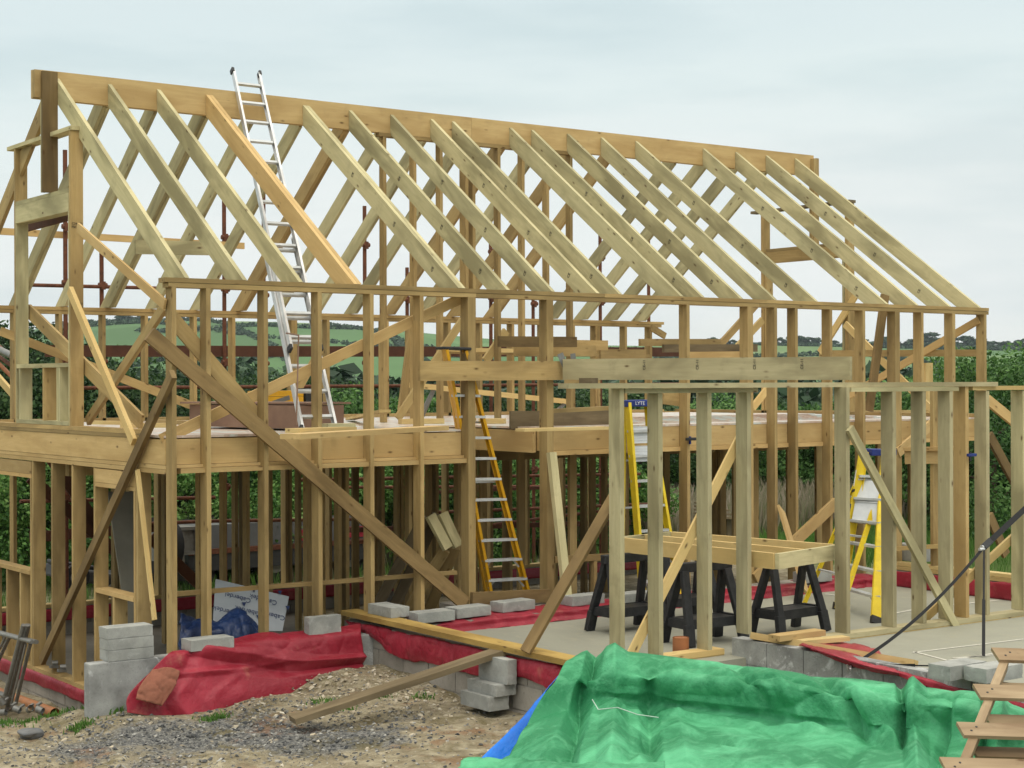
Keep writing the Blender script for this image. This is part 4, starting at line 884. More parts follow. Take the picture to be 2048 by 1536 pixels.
m=MB(); m.bar(S0,oZ(1830,1331,.87),.028,.004,V(CAM)-S0); m.bar(oZ(1830,1331,.87),oZ(1985,1334,.86),.012,.004,V(CAM)-S0); m.build('lower_webbing',RUB,stp)
rt_=MB(); d=(S3-S1).normalized(); rt_.bar(S1-d*.02,S1+d*.14,.065,.05,V(CAM)-S1); rt_.build('ratchet',BLK,stp,.01); MB().tube(S1-d*.06-V((.03,0,0)),S1-d*.06+V((.04,0,0)),.016).tube(S1+d*.0-V((.04,0,0)),S1+d*.0+V((.04,0,0)),.02).build('axle',ALU,stp)
hk=MB(); hk.path([S0,S0+V((-.03,0,-.03)),S0+V((-.05,-.01,-.01)),S0+V((-.06,-.01,.02))],.008); hk.path([S0,S0+V((-.03,-.03,-.03)),S0+V((-.05,-.04,-.01))],.008); hk.build('hook',ALU,stp)

# ================================================================== LEFT EDGE ITEMS
def gframe(off,label,dx):
    r=thing('steel_frame',label,'steel frame',oX(20,1400,-.5-off),'galvanised steel frames leaning at the gable')
    q=lambda x,y: oX(x+dx,y,-.5-off)
    m=MB(); m.tube(q(57,1250),q(16,1408),.024); m.build('end_post',GALV,r)
    m=MB(); m.tube(q(74,1284),q(-230,1205),.021); m.build('top_rail',GALV,r); m=MB(); m.tube(q(22,1392),q(-270,1310),.021); m.build('bottom_rail',GALV,r)
    for k in range(5):
        f=.14+.17*k; a=q(74,1284).lerp(q(-230,1205),f); b=q(22,1392).lerp(q(-270,1310),f); m=MB(); m.tube(a,b,.013); m.build('bar',GALV,r)
    m=MB(); m.tube(q(62,1288),q(33,1408),.012); m.build('bar',GALV,r)
gframe(0,'galvanised steel frame nearest the gable wall',0); gframe(.09,'galvanised steel frame in the middle of the leaning group',-3); gframe(.18,'galvanised steel frame outermost of the leaning group',-10)
op=MB(); a=oX(112,1412,-.25); a=V((-.22,oX(110,1412,-.22).y,-.17)); a.z-=.085; op.tube(a,V((-.22,a.y+1.9,-.30)),.055,seg=20,cap=False); tag(op.build('drain_pipe',ORNG),'orange plastic drain pipe lying along the gable foundation','pipe')
cl_=MB(); c=oZ(1369,1302,.74); cl_.tube(V((c.x,c.y+.05,.66)),V((c.x,c.y+.05,.86)),.075,seg=20,cap=False); cl_.tube(V((c.x,c.y+.05,.66)),V((c.x,c.y+.05,.855)),.062,seg=20,cap=True); tag(cl_.build('pipe_stub',CLAY),'short clay pipe stub standing up through the wing slab','pipe')
for k,(x,y) in enumerate(((8,1412),(24,1421),(40,1425),(58,1424),(74,1421),(12,1428))):
    p=oX(x,y,-.75); p.z=max(p.z,gnear(p.x,p.y))+.02; m=MB(); d=V((random.uniform(-1,1),random.uniform(-1,1),random.uniform(-.2,.4))).normalized()
    m.tube(p,p+d*.07,.035,seg=12,cap=False); m.tube(p,p+d*.068,.03,seg=12,cap=False); m.bar(p+V((0,0,.03)),p+V((.05,.02,.05)),.03,.02,(0,0,1))
    tag(m.build('scaffold_coupler',GALV),'weathered steel scaffold coupler in the heap by the leaning frames','coupler','scaffold couplers heaped on the ground')
for (x,y) in ((116,1337),(132,1345)):
    p=oX(x,y,.05); m=MB(); m.tube(p+V((0,0,.06)),p+V((-.06,.02,.06)),.03,seg=12,cap=False); m.bar(p+V((0,0,.02)),p+V((-.09,0,.03)),.05,.03,(0,0,1)); tag(m.build('scaffold_coupler',GALV),'steel coupler lying on the gable sole plate','coupler','couplers on the sole plate')
rk=oZ(62,1465,.12); rz_=gnear(rk.x,rk.y)
bmv=[];
import bmesh
bm=bmesh.new(); bmesh.ops.create_icosphere(bm,subdivisions=4,radius=1)
for v in bm.verts:
    n_=mnoise.noise(v.co*1.3+V((3,1,2))); v.co*= 1+.35*n_; v.co.x*=.13; v.co.y*=.09; v.co.z*=.055
me=bpy.data.meshes.new('rock'); bm.to_mesh(me); bm.free(); me.materials.append(STONE); o=bpy.data.objects.new('rock',me); COL.objects.link(o); o.location=(rk.x,rk.y,rz_+.03); o.rotation_euler=(.1,.05,.6); tag(o,'smooth dark slate rock on the gravel at lower left','rock')
# gravel and rubble (uncountable)
def stones(name,label,pts,smin,smax,m,seed):
    rg=np.random.default_rng(seed); n=len(pts)
    base=np.array([[-1,-.8,-.5],[1,-.9,-.5],[.9,.8,-.5],[-.8,.9,-.5],[-.6,-.5,.5],[.6,-.6,.45],[.5,.5,.5],[-.5,.6,.4]])
    F=np.array([[0,3,2,1],[4,5,6,7],[0,1,5,4],[1,2,6,5],[2,3,7,6],[3,0,4,7]])
    s=rg.uniform(0,1,n)**2.5*(smax-smin)+smin; an=rg.uniform(0,6.28,n); v=base[None]*(1+rg.uniform(-.4,.4,(n,8,3)))*s[:,None,None]*np.array([1,.75,.6])
    c,si=np.cos(an)[:,None],np.sin(an)[:,None]; x=v[...,0]*c-v[...,1]*si; y=v[...,0]*si+v[...,1]*c
    tl=rg.uniform(-.6,.6,n)[:,None]; z=v[...,2]+x*tl
    W=np.stack([x+pts[:,0,None],y+pts[:,1,None],z+pts[:,2,None]],-1).reshape(-1,3); FF=(F[None]+8*np.arange(n)[:,None,None]).reshape(-1,4)
    o=np_mesh(name,W,FF,m,np.repeat(rg.uniform(0,1,n),8)); return tag(o,label,'stones',None,'stuff')
def scatter(n,cond,seed):
    rg=np.random.default_rng(seed); out=[]
    while len(out)<n:
        x=rg.uniform(-6,6.5); y=rg.uniform(-8,.2)
        if cond(x,y,rg.uniform()): out.append((x,y,gnear(x,y)))
    return np.array(out)
def tintmat(name,stops,rough=.9):
    m=NT(name); m.col(m.ramp(m.attr('tint').outputs['Fac'],stops)); m.rough(rough,.2); p=m('NewGeometry').outputs['Position']; m.bump(m.noise(p,90,3),.4,.005); return m.m
GRAV=tintmat('gravel_stones',[(0,(.05,.052,.055)),(.5,(.13,.13,.13)),(.85,(.24,.23,.21)),(1,(.42,.41,.38))])
RUBL=tintmat('rubble_stones',[(0,(.20,.16,.11)),(.4,(.38,.33,.25)),(.8,(.50,.43,.32)),(1,(.60,.55,.46))])
gq=[(oZ(px,py,.25),rad,k) for (px,py,rad,k) in ((420,1470,1.5,1),(250,1475,1.2,1),(600,1480,1.0,1),(700,1480,.8,.9),(100,1485,.8,.6),(330,1525,.9,.7),(790,1452,.4,.6))]
def gw(x,y): return max(k*math.exp(-((x-p.x)**2+(y-p.y)**2)/rad**2*1.3) for p,rad,k in gq)
outside=lambda x,y: not (y>-.38 and x>-.95) and not (x>2.0 and y>-8 and x>3.9) and not (x>2.0 and y>-3.7)
stones('gravel','grey gravel spread over the ground in front of the house',scatter(12000,lambda x,y,r: outside(x,y) and r<gw(x,y)+.04,3),.005,.021,GRAV,3)
stones('rubble','pale rubble and earth clods heaped in the corner by the red membrane',scatter(3600,lambda x,y,r: outside(x,y) and r<math.exp(-((x-1.5)**2/.8+(y+1.2)**2/1.2))+.07,5),.004,.030,RUBL,5)

# ================================================================== SCAFFOLD BEHIND THE HOUSE
scf=thing('scaffold','rusty tube scaffold with boards along the rear wall','scaffold',(5,7.5,0))
for px,yt,Y in ((130,300,7.0),(203,505,7.3),(448,400,7.3),(527,380,8.4),(729,412,7.3),(814,535,8.4),(981,430,7.3),(1066,560,8.4),(1200,470,7.3),(1297,480,7.3)):
    a=oY(px,yt,Y); MB().tube((a.x,Y,-.05),a,.03).build('standard',RUST,scf)
    for z in (1.7,2.35,3.5,4.55,5.3):
        if z<a.z: MB().tube((a.x-.06,Y-.04,z),(a.x+.06,Y-.04,z),.035).tube((a.x,Y-.04,z-.06),(a.x,Y-.04,z+.05),.042).build('coupler',RUST,scf)
for (xa,ya,xb,yb,Y) in ((60,570,345,577,7.25),(150,776,1360,768,7.25),(40,1003,430,995,7.25),(600,960,1280,948,7.25),(280,1048,430,1042,7.25),(430,1042,760,1038,7.25),(700,1085,1260,1015,7.3),(640,975,1280,972,8.3),(860,1025,1300,1008,7.25)):
    MB().tube(oY(xa,ya,Y),oY(xb,yb,Y),.026).build('ledger',RUST,scf)
for (xa,ya,xb,yb,Y,h) in ((90,702,1360,704,7.35,.16),(60,1075,330,1052,7.3,.14),(700,1060,1260,1045,7.4,.08),(820,986,1280,968,7.6,.05)):
    MB().bar(oY(xa,ya,Y),oY(xb,yb,Y),h,.04,(0,1,0)).build('toe_board',RUSTB,scf)
MB().bar(oY(52,452,5.0),oX(138,428,.3),.14,.04,(1,.5,0)).build('toe_board',RUSTB,scf)
MB().bar(oY(-40,460,7.1),oY(488,492,7.1),.09,.04,(0,1,0)).build('guard_board',WOOD['ridge'],scf)
for (xa,ya,xb,yb) in ((60,955,240,1110),(300,1075,420,1190),(90,900,195,1050)): MB().bar(oY(xa,ya,6.6),oY(xb,yb,6.6),.15,.03,(0,1,0)).build('brace_board',RUSTB,scf)
# far left tube rig behind the gable
rig=thing('scaffold','rusty scaffold tubes crossing at the far left edge behind the gable','scaffold',oX(0,700,.5))
m=MB()
for (a,b) in (((-60,640),(33,725)),((-40,690),(30,760)),((-20,700),(28,735))): m=MB(); m.tube(oX(*a,1.2),oX(*b,1.2),.03); m.build('tube',RUST if a[1]!=690 else CLAY,rig)
MB().bar(oX(-60,690,1.0),oX(27,790,1.0),.10,.04,(1,0,0)).build('board',WOOD['light'],rig)
MB().tube(oX(0,700,1.15),oX(25,712,1.15),.05).build('coupler',GALV,rig)

# ================================================================== TRAILERS
def wheel(parent,c,r,w,ax):
    ax=V(ax).normalized(); t=MB().tube(V(c)-ax*w/2,V(c)+ax*w/2,r,seg=26).build('wheel',TYRE,parent)
    MB().tube(V(c)-ax*(w/2+.005),V(c)+ax*(w/2+.005),r*.55,seg=20).build('rim',GALV,t)
t1=thing('flatbed_trailer','grey low flatbed trailer parked behind the house studs','trailer',oY(560,1160,9.5))
Y=9.5; a=oY(375,1045,Y); b=oY(735,1040,Y); z0=oY(500,1155,Y).z
MB().box(a.x,b.x,Y,Y+1.9,oY(500,1096,Y).z,oY(500,1046,Y).z,'x').build('side_panel',TRLR,t1)
MB().box(a.x,b.x,Y-.03,Y+1.9,z0+.16,oY(500,1096,Y).z-.03,'x').build('lower_panel',TRLD,t1)
MB().box(a.x,b.x,Y-.05,Y+.0,oY(500,1096,Y).z-.05,oY(500,1096,Y).z+.03,'x').build('rub_rail',RUST,t1)
for x0,x1 in ((a.x+1.9,a.x+2.35),(b.x-.42,b.x-.05)): MB().box(x0,x1,Y-.012,Y-.002,oY(500,1088,Y).z,oY(500,1066,Y).z,'x').build('reflector',RED,t1)
for x in (a.x+1.55,b.x-.3): wheel(t1,(x,Y+.12,z0+.22),.33,.2,(0,1,0))
wheel(t1,(a.x+.2,Y+.12,z0+.12),.28,.2,(0,1,0))
t2=thing('tipper_trailer','trailer with white frame and large black tyre behind the house corner','trailer',oY(350,1150,8.6))
Y=8.6; p=oY(320,1090,Y); wheel(t2,(p.x,Y,p.z),.42,.25,(1,.25,0))
a=oY(338,1062,Y); b=oY(392,1062,Y); zt_=a.z; zb_=oY(338,1105,Y).z
MB().box(a.x,b.x+.2,Y,Y+.9,zb_,zt_,'x').build('panel',GALV,t2); fr=MB()
for x in np.linspace(a.x,b.x+.2,4): fr.box(x-.02,x+.02,Y-.04,Y,zb_-.3,zt_+.02,'z')
fr.box(a.x,b.x+.2,Y-.05,Y,zt_,zt_+.05,'x').box(a.x,b.x+.2,Y-.05,Y,zb_-.05,zb_,'x'); fr.build('frame',GALV,t2)
MB().box(oY(240,1150,Y).x,b.x,Y+.1,Y+.9,zb_-.45,zb_-.3,'x').build('chassis',TRLD,t2)
mw=thing('mower_deck','dark machine with small wheels on the gravel behind the gable studs','machine',oY(170,1180,8.2))
q=oY(100,1140,8.2); q2=oY(225,1160,8.2); MB().bar(q,q2,.5,.18,(0,0,1)).build('body',TRLD,mw,.03); MB().bar(q+V((0,0,.12)),q2+V((-.3,0,.2)),.3,.06,(0,0,1)).build('cover',BLK,mw,.02); wheel(mw,q+V((.3,-.2,-.1)),.18,.12,(0,1,0)); wheel(mw,q2+V((-.1,-.2,-.12)),.18,.12,(0,1,0))
ts=thing('timber_stack','small stack of brown boards on a post beyond the wing','timber stack',oY(1445,1030,8.0))
for k in range(5): a=oY(1395,1034-k*7,8.0+k*.02); MB().bar(a,oY(1466-k*7,1036-k*8,8.0),.22,.035,(0,0,1),random.random()).build('board',WOOD['dull'],ts)
MB().bar(oY(1455,1034,8.1),oY(1455,1110,8.1),.12,.12,(0,1,0)).build('post',WOOD['dull'],ts)

# ================================================================== VEGETATION
def leaves(name,clumps,n,size,m,seed,parent=None,flat=.3,asp=1.7):
    """clumps: list of (cx,cy,cz,rx,ry,rz,weight); n small leaf faces scattered in shells"""
    rg=np.random.default_rng(seed); C=np.array(clumps,float); w=C[:,6]/C[:,6].sum(); k=rg.choice(len(C),n,p=w)
    d=rg.normal(size=(n,3)); d/=np.linalg.norm(d,axis=1,keepdims=True); rr=rg.uniform(.45,1.08,n)**.6
    P_=C[k,:3]+d*C[k,3:6]*rr[:,None]
    nrm=d*.7+rg.normal(size=(n,3))*.6+np.array([0,0,flat]); nrm/=np.linalg.norm(nrm,axis=1,keepdims=True)
    t=rg.normal(size=(n,3)); a=np.cross(nrm,t); a/=np.linalg.norm(a,axis=1,keepdims=True); b=np.cross(nrm,a)
    s=size*rg.uniform(.6,1.35,n)[:,None]
    Q=np.stack([P_-a*s*.5,P_+b*s*.5*asp-a*s*.08,P_+a*s*.5,P_-b*s*.5*asp+a*s*.06],1).reshape(-1,3)
    F=np.arange(4*n).reshape(n,4); tint=np.clip(.42+.25*rg.normal(size=n)+.22*rg.normal(size=len(C))[k],0,1)
    o=np_mesh(name,Q,F,m,np.repeat(tint,4))
    if parent is not None: fix(o,parent)
    return o
def crown(cx,cy,z0,z1,rx,ry,nc,rg,cone=.0):
    out=[]
    for _ in range(nc):
        h=rg.uniform(.08,1); prof=math.sin(math.pi*min(.97,(h*.82+.14)))**.7*(1-cone*h); an=rg.uniform(0,6.28); q=rg.uniform(.25,.95)
        r_=rg.uniform(.22,.38)*min(rx,(z1-z0)*.6)
        out.append((cx+math.cos(an)*rx*prof*q,cy+math.sin(an)*ry*prof*q,z0+(z1-z0)*h-r_*.5*(h>.8),r_*1.15,r_*1.15,r_*.85,r_*r_))
    return out
def limbs(parent,cx,cy,z0,z1,rx,rg,r=.09):
    m=MB(); top=V((cx+rg.uniform(-.2,.2),cy,z0+(z1-z0)*.6)); m.tube((cx,cy,z0-.2),top,r,r*.45,8)
    for k in range(6):
        f=rg.uniform(.3,.95); a=V((cx,cy,z0)).lerp(top,f); an=rg.uniform(0,6.28); m.tube(a,a+V((math.cos(an)*rx*.65,math.sin(an)*rx*.65,(z1-z0)*.22)),r*.35,r*.1,6)
    return m.build('trunk',BARK,parent)
rg=np.random.default_rng(11)
pos={'dark':LF_D,'mid':LF_M,'light':LF_L}
bushes=[(10,32,655,3.6,'dark'),(120,36,705,3.2,'dark'),(225,33,742,3.0,'dark'),(330,38,738,3.2,'dark'),(440,34,768,2.6,'dark'),(550,37,752,3.0,'dark'),(650,39,765,3.0,'dark'),(735,35,778,2.4,'mid'),(820,33,788,1.8,'light'),(900,40,765,3.0,'dark'),(1010,38,780,3,'dark'),(1130,42,772,3.2,'dark'),(1250,40,778,3,'dark'),(1400,44,792,3.2,'mid'),(1520,46,798,3.0,'dark'),(1650,42,805,2.8,'mid'),(1760,44,800,2.8,'dark'),(1850,38,775,2.6,'mid'),(1985,34,700,3.8,'mid'),(2100,38,715,3.6,'dark'),(-110,34,640,3.8,'dark')]
names={'dark':'dark green','mid':'mid green','light':'pale green'}
where=['at the far left edge beyond the gable','left of the gable window posts','between the two gable window posts','behind the gable corner braces','behind the house corner stud','behind the aluminium ladder base','right of the aluminium ladder','behind the centre studs, a loose one','small and feathery beside the centre posts','behind the amber ladder top','behind the stacked header boards','behind the stair opening','behind the blue cap stepladder','behind the wing post gap','behind the far gable studs','behind the dark leaning prop','behind the crossed light braces','in the gap of the right hand studs','tall and rounded at the right end of the house','at the right picture edge','beyond the left picture edge']
for i,(px,dp,yt,hw,kd) in enumerate(bushes):
    p=oD(px,768,dp); zt_=oD(px,yt,dp).z; z0=gzs(p.x,p.y)-.1
    nm='tree' if yt<720 else 'bush'
    t=thing(nm,f'{names[kd]} {nm} {where[i]}',nm,(p.x,p.y,z0),'trees and bushes behind the house'); rg=np.random.default_rng(100+i)
    leaves('crown',crown(p.x,p.y,z0+.1,zt_,hw,hw*.8,40,rg),int(21000*(1.3 if hw>3.4 else 1)),.058 if kd!='light' else .055,pos[kd],200+i,t); limbs(t,p.x,p.y,z0,zt_,hw*.8,rg)
low=[(40,26.5,945,1.7),(140,28,938,1.6),(250,27,930,1.6),(370,28.5,938,1.8),(480,28,945,1.7),(590,29,960,1.7),(700,29,955,1.7),(810,30,960,1.7),(930,29.5,955,1.8),(1060,31,960,1.8),(1180,31,950,1.8),(1330,40,905,2.4),(1460,42,900,2.4),(1590,43,905,2.4),(1720,43,900,2.4),(1840,40,895,2.4),(1960,38,905,2.4),(2080,38,900,2.4)]
lw=['outside the far left window opening','behind the first gable studs','behind the third gable stud','behind the corner stud','behind the grey trailer, left end','behind the grey trailer, middle','behind the grey trailer, right end','behind the plank trough','behind the amber ladder','behind the light prop','behind the brown brace','beyond the dry grass left of the joist frame','beyond the dry grass over the joist frame','beyond the dry grass by the far studs','beyond the dry grass left of the yellow ladder','beyond the dry grass between the wing posts','beyond the dry grass at the right posts','beyond the dry grass at the right edge']
for i,(px,dp,yt,hw) in enumerate(low):
    p=oD(px,768,dp); zt_=oD(px,yt,dp).z+ (.5 if i<11 else 0); z0=gzs(p.x,p.y)-.1
    t=thing('shrub',f'leafy bright green shrub {lw[i]}' if i<11 else f'dense green shrub {lw[i]}','shrub',(p.x,p.y,z0),'shrubs at ground level behind the house'); rg=np.random.default_rng(300+i)
    leaves('foliage',crown(p.x,p.y,z0,max(zt_,z0+1.2),hw,hw*.7,30,rg),17000,.046,LF_L if i<11 else LF_M,400+i,t); limbs(t,p.x,p.y,z0,zt_,hw*.7,rg,.05)
# tall grass and weeds
def grass(name,label,pts,h,m,seed,w=.012,lean=.35):
    rg=np.random.default_rng(seed); n=len(pts); hh=h*rg.uniform(.5,1.25,n); an=rg.uniform(0,6.28,n); ln_=rg.uniform(0,lean,n)*hh; la=rg.uniform(0,6.28,n)
    a=np.stack([np.cos(an),np.sin(an),0*an],1)*w*rg.uniform(.6,1.4,n)[:,None]; l=np.stack([np.cos(la)*ln_,np.sin(la)*ln_,0*la],1); up=np.zeros((n,3)); up[:,2]=hh
    Q=np.stack([pts-a,pts+a,pts+up*.6+l*.4+a*.7,pts+up+l],1).reshape(-1,3); F=np.arange(4*n).reshape(n,4)
    o=np_mesh(name,Q,F,m,np.repeat(np.clip(rg.normal(.5,.25,n),0,1),4)); return tag(o,label,'grass',None,'stuff')
def area(n,x0,x1,y0,y1,seed,cond=lambda x,y:True):
    rg=np.random.default_rng(seed); x=rg.uniform(x0,x1,n); y=rg.uniform(y0,y1,n); k=np.array([cond(a,b) for a,b in zip(x,y)]); x=x[k];y=y[k]; return np.stack([x,y,gz(x,y)-.02],1)
grass('tall_grass','dry seeding meadow grass behind the wing',area(120000,6,34,9.5,30,21,lambda x,y: x>6+ (y-9.5)*.3),.75,GRS,21,.007)
grass('meadow_grass','green grass growing behind and right of the house',area(45000,-8,34,7.5,24,22),.35,GRSG,22,.009)
grass('meadow_grass','green grass beyond the right end of the wing',area(30000,14.2,30,-6,9,24),.4,GRSG,24,.009)
weeds=[(85,1438,.35),(105,1425,.22),(50,1442,.4),(20,1444,.4),(165,1436,.12),(650,1420,.12),(770,1408,.10),(840,1414,.12),(240,1418,.12),(430,1428,.15),(120,1440,.25),(680,1432,.15)]
wd=[]
rgw=np.random.default_rng(9)
for (px,py,rad) in weeds:
    p=oZ(px,py,.25 if px>150 else .1); n=int((260 if px<450 else 90)*(rad/.25))
    for _ in range(n):
        x=p.x+rgw.normal()*rad*.55; y=p.y+rgw.normal()*rad*.4; wd.append((x,y,gnear(x,y)-.005))
grass('weeds','small green weeds and grass tufts growing in the gravel',np.array(wd),.055,GRSG,25,.008,.9)
# woodland in the valley, hill with fields, hedgerows, skyline trees
cl2=[]; rg=np.random.default_rng(5)
for k in range(150):
    px=rg.uniform(-250,2300); dp=rg.uniform(95,230); p=oD(px,768,dp); yt=rg.uniform(735,775) if px>620 else rg.uniform(700,765)
    zt_=oD(px,yt,dp).z; z0=gzs(p.x,p.y); r_=rg.uniform(3,6)
    for _ in range(7): h=rg.uniform(.25,1); cl2.append((p.x+rg.normal()*r_*.6,p.y+rg.normal()*r_*.6,z0+(zt_-z0)*h-1.2*(h>.7),r_*.42,r_*.42,r_*.36,1))
w_=leaves('woodland',cl2,52000,.75,LF_F,55); tag(w_,'dark wooded valley behind the house','woodland',None,'stuff')
# hill: skyline elevation per picture column, rising from the valley
sky=[(-400,690),(-100,688),(60,660),(120,652),(205,647),(290,641),(400,642),(520,643),(640,647),(764,658),(880,669),(993,679),(1150,690),(1300,692),(1500,690),(1700,692),(1900,698),(2048,702),(2400,705)]
def skyy(px): return float(np.interp(px,[a for a,_ in sky],[b for _,b in sky]))
cols=np.linspace(-450,2500,170); ds=np.array([210,260,330,420,520,640,760,880,980,1040,1100,1200,1500]); HV=[]
for dp in ds:
    f=min(1,max(0,(dp-230)/(1040-230))); f=f*f*(3-2*f)*.55+f*.45
    for px in cols:
        hz=768-(px-1024)*.0032; yy=hz+2+ (skyy(px)-hz-2)*f; p=oD(px,yy,1040) ; e=(p.z-3.18)/1040*min(dp,1040)
        q=oD(px,768,dp); z=3.18+e if dp<=1040 else 3.18+e-(dp-1040)*.05
        zz=z+ (1.5+dp*.004)*mnoise.noise(V((q.x*.006,q.y*.006,0)))*f*(dp<1000) - (12*(1-f)); HV.append((q.x,q.y,zz))
HV=np.array(HV); I=np.arange(len(HV)).reshape(len(ds),len(cols)); HF=np.stack([I[:-1,:-1],I[:-1,1:],I[1:,1:],I[1:,:-1]],-1).reshape(-1,4)
hill=np_mesh('hills',HV,HF,HILL,None,True); tag(hill,kind='structure')
Hg=HV.reshape(len(ds),len(cols),3)
def hpt(px,t):
    """point on the hill for a picture column and a fraction along its depth rows"""
    fi=np.interp(px,cols,np.arange(len(cols))); i=int(min(max(fi,0),len(cols)-2)); u=fi-i; fj=t*(len(ds)-1); j=int(min(fj,len(ds)-2)); v=fj-j
    return V(((Hg[j,i]*(1-u)+Hg[j,i+1]*u)*(1-v)+(Hg[j+1,i]*(1-u)+Hg[j+1,i+1]*u)*v))
hl=[((60,.72),(900,.50)),((-200,.60),(330,.66)),((100,.755),(420,.75)),((280,.60),(700,.68)),((420,.72),(640,.35)),((640,.74),(1000,.45)),((700,.55),(1300,.60)),((1200,.52),(1800,.58)),((1500,.42),(2300,.5)),((1700,.62),(2048,.36)),((900,.38),(1500,.40)),((250,.44),(560,.46)),((1600,.30),(2200,.36)),((760,.70),(860,.42))]
for k,((a,ta),(b,tb_)) in enumerate(hl):
    cs=[]; nseg=40
    for s in range(nseg+1):
        f=s/nseg; p=hpt(a+(b-a)*f,ta+(tb_-ta)*f+.012*math.sin(f*9+k)); cs.append((p.x,p.y,p.z+1.0,2.4,2.4,1.1+.9*abs(mnoise.noise(p*.03)),1))
    h=leaves('hedgerow',cs,1700,1.2,LF_F,700+k); side_='left' if (a+b)/2<700 else ('middle' if (a+b)/2<1350 else 'right'); lv='upper' if (ta+tb_)/2>.58 else ('lower' if (ta+tb_)/2<.45 else 'mid slope')
    tag(h,f'far dark hedgerow on the {side_} {lv} of the hill','hedgerow','hedgerows between the hill fields')
cs=[]; rgb=np.random.default_rng(4)
for px in np.arange(1480,2120,5):
    p=hpt(px,.74); hh=.9+1.8*max(0,mnoise.noise(V((px*.02,3,0))))+(.9 if px>1850 else 0); cs.append((p.x,p.y,p.z+hh*.6,4.5,4.5,hh,1))
tag(leaves('woodland',cs,9000,1.2,LF_F,61),'dark tree belt running along the right skyline','woodland',None,'stuff')
trees=[(120,.8),(178,.7),(205,.8),(245,1.25),(258,1.2),(277,.8),(830,.4),(1400,.8),(1424,1.0),(1448,1.0),(1465,.8),(1560,1.0),(1590,1.3),(1612,1.2),(1632,1.1),(1668,.9),(1700,1.3),(1722,1.3),(1766,1.4),(1795,1.1),(1824,1.5),(1860,1.9),(1880,1.5),(1905,1.4),(1932,1.6),(1960,1.5),(1985,1.6),(2010,1.7),(2035,1.5),(2060,1.6)]
proto=None; rg=np.random.default_rng(77)
for i,(px,s) in enumerate(trees):
    p=hpt(px,.745)
    if proto is None or i%6==0:
        proto=thing('tree','x','tree',(0,0,0)); leaves('crown',crown(0,0,1.5,9,4.2,4.2,16,rg),700,1.1,LF_F,900+i,proto); m=MB(); m.tube((0,0,-2),(0,0,5),.35,.2,6); m.build('trunk',BARK,proto); t=proto
    else:
        t=proto.copy(); COL.objects.link(t)
        for c in proto.children: c2=c.copy(); COL.objects.link(c2); c2.parent=t
    t.location=(p.x,p.y,p.z-.5); t.scale=(s*.95*rg.uniform(.9,1.5),s*.95,s*.55*rg.uniform(.7,1.15)); t.rotation_euler=(0,0,rg.uniform(0,6.28))
    if px<700: tag(t,'tiny dark tree on the left hill skyline','tree','trees on the left skyline')
    elif px<1500: tag(t,'tiny dark tree on the middle skyline seen between the upper studs','tree','trees on the middle skyline')
    else: tag(t,'dark tree in the belt along the right skyline','tree','trees along the right skyline')

# ================================================================== HAZE, SKY, SUN, CAMERA
def haze_box(dens,col):
    m=bpy.data.materials.new('air'); m.use_nodes=True; n=m.node_tree.nodes; l=m.node_tree.links; n.remove(n['Principled BSDF'])
    v=n.new('ShaderNodeVolumePrincipled'); v.inputs['Density'].default_value=dens; v.inputs['Color'].default_value=col+(1,); v.inputs['Anisotropy'].default_value=.2
    l.new(v.outputs[0],n['Material Output'].inputs['Volume'])
    b=MB(); b.box(-2400,2800,-60,3000,-60,110,'x'); o=b.build('haze',m); tag(o,kind='stuff')
HAZE=True
if HAZE: haze_box(.00011,(.80,.92,1.0))
w=bpy.data.worlds.new('World'); SC.world=w; w.use_nodes=True; n=w.node_tree.nodes; l=w.node_tree.links; bg=n['Background']; out=n['World Output']
SUN_EL=math.radians(52); SUN_AZ=math.radians(250)   # direction the light comes from, measured from +X towards +Y
sk=n.new('ShaderNodeTexSky'); sk.sky_type='NISHITA'; sk.sun_disc=False; sk.sun_elevation=SUN_EL; sk.sun_rotation=math.pi/2-SUN_AZ; sk.air_density=1.6; sk.dust_density=3.0
l.new(sk.outputs[0],bg.inputs[0]); bg.inputs[1].default_value=.06
tc=n.new('ShaderNodeTexCoord'); sx=n.new('ShaderNodeSeparateXYZ'); l.new(tc.outputs['Generated'],sx.inputs[0])
# cloud deck: coordinates flattened towards the horizon so the bands lie in perspective
mp=n.new('ShaderNodeMapping'); mp.inputs['Scale'].default_value=(1.6,1.6,9.0); mp.inputs['Rotation'].default_value=(0,.05,0); l.new(tc.outputs['Generated'],mp.inputs[0])
nz=n.new('ShaderNodeTexNoise'); nz.inputs['Scale'].default_value=1.5; nz.inputs['Detail'].default_value=6; nz.inputs['Roughness'].default_value=.55; nz.inputs['Distortion'].default_value=.4; l.new(mp.outputs[0],nz.inputs['Vector'])
el=n.new('ShaderNodeMath'); el.operation='MULTIPLY_ADD'; l.new(sx.outputs[2],el.inputs[0]); el.inputs[1].default_value=1.0; el.inputs[2].default_value=0.0
ad=n.new('ShaderNodeMath'); ad.operation='MULTIPLY_ADD'; l.new(nz.outputs['Fac'],ad.inputs[0]); ad.inputs[1].default_value=.15; l.new(el.outputs[0],ad.inputs[2])
rp=n.new('ShaderNodeValToRGB'); cr=rp.color_ramp
stops=[(0.0,hx(238,238,226)),(.085,hx(252,252,246)),(.125,hx(243,247,246)),(.17,hx(238,244,243)),(.24,hx(228,240,240)),(.30,hx(221,235,237)),(.42,hx(222,232,232)),(.7,hx(236,234,224)),(1,hx(250,243,228))]
while len(cr.elements)<len(stops): cr.elements.new(.5)
for e,(p,c) in zip(cr.elements,stops): e.position=p; e.color=c+(1,)
l.new(ad.outputs[0],rp.inputs[0])
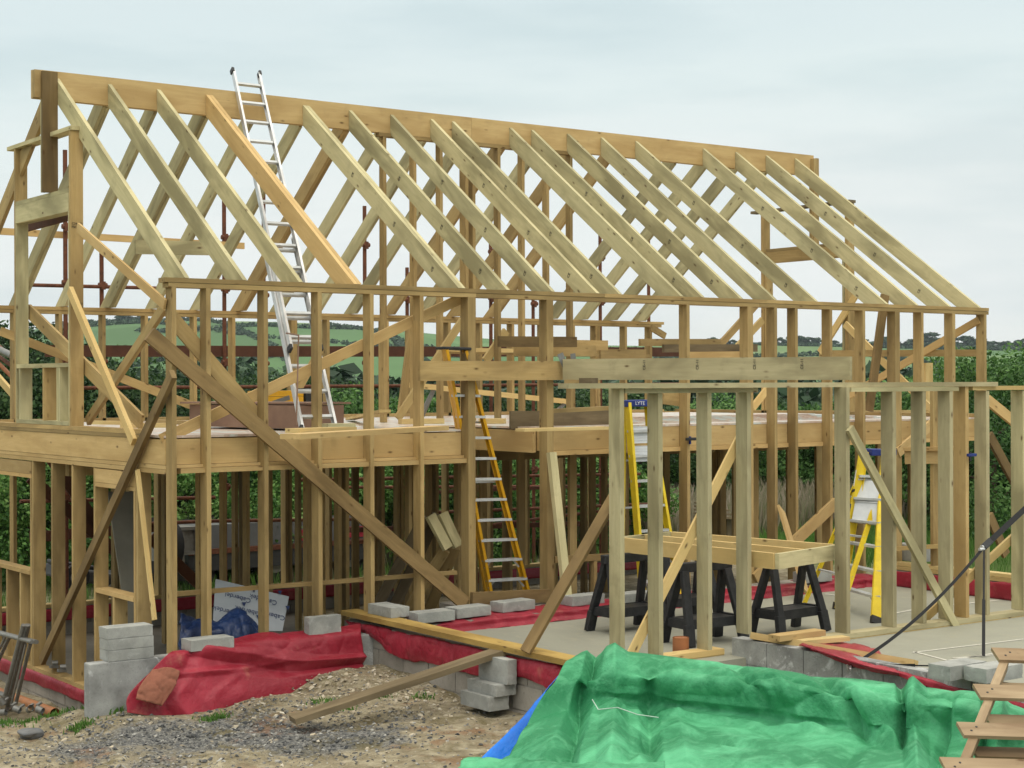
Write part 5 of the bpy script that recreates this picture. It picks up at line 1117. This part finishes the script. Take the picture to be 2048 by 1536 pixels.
# soft grey patches
nz2=n.new('ShaderNodeTexNoise'); nz2.inputs['Scale'].default_value=2.6; nz2.inputs['Detail'].default_value=5; l.new(mp.outputs[0],nz2.inputs['Vector'])
r2=n.new('ShaderNodeValToRGB'); r2.color_ramp.elements[0].position=.46; r2.color_ramp.elements[1].position=.66; l.new(nz2.outputs['Fac'],r2.inputs[0])
mx=n.new('ShaderNodeMix'); mx.data_type='RGBA'; mx.blend_type='MULTIPLY'; l.new(r2.outputs[0],mx.inputs[0]); l.new(rp.outputs[0],mx.inputs[6]); mx.inputs[7].default_value=(.87,.905,.92,1)
bg2=n.new('ShaderNodeBackground'); l.new(mx.outputs[2],bg2.inputs[0]); zr=n.new('ShaderNodeMapRange'); l.new(sx.outputs[2],zr.inputs[0]); zr.inputs[1].default_value=.22; zr.inputs[2].default_value=1.0; zr.inputs[3].default_value=1.06; zr.inputs[4].default_value=2.7; l.new(zr.outputs[0],bg2.inputs[1])
ms=n.new('ShaderNodeMixShader'); ms.inputs[0].default_value=.93; l.new(bg.outputs[0],ms.inputs[1]); l.new(bg2.outputs[0],ms.inputs[2]); l.new(ms.outputs[0],out.inputs['Surface'])
sd=bpy.data.lights.new('sun','SUN'); sd.energy=.8; sd.angle=math.radians(18); sd.color=(1,.95,.87); so_=bpy.data.objects.new('sun',sd); COL.objects.link(so_)
dv=V((math.cos(SUN_AZ)*math.cos(SUN_EL),math.sin(SUN_AZ)*math.cos(SUN_EL),math.sin(SUN_EL))); so_.rotation_euler=dv.to_track_quat('Z','Y').to_euler()
cd=bpy.data.cameras.new('camera'); cam=bpy.data.objects.new('camera',cd); COL.objects.link(cam); SC.camera=cam
cd.sensor_width=36; cd.lens=FPX/2048*36; cd.clip_start=.1; cd.clip_end=6000
M=Matrix(((RM[0][0],RM[1][0],-RM[2][0],CAM[0]),(RM[0][1],RM[1][1],-RM[2][1],CAM[1]),(RM[0][2],RM[1][2],-RM[2][2],CAM[2]),(0,0,0,1))); cam.matrix_world=M
vs_=SC.view_settings; vs_.view_transform='Standard'; vs_.look='None'; vs_.gamma=1; vs_.use_curve_mapping=False; vs_.exposure=.0
SC.cycles.max_bounces=6; SC.cycles.diffuse_bounces=2; SC.cycles.volume_bounces=0; SC.cycles.use_denoising=True
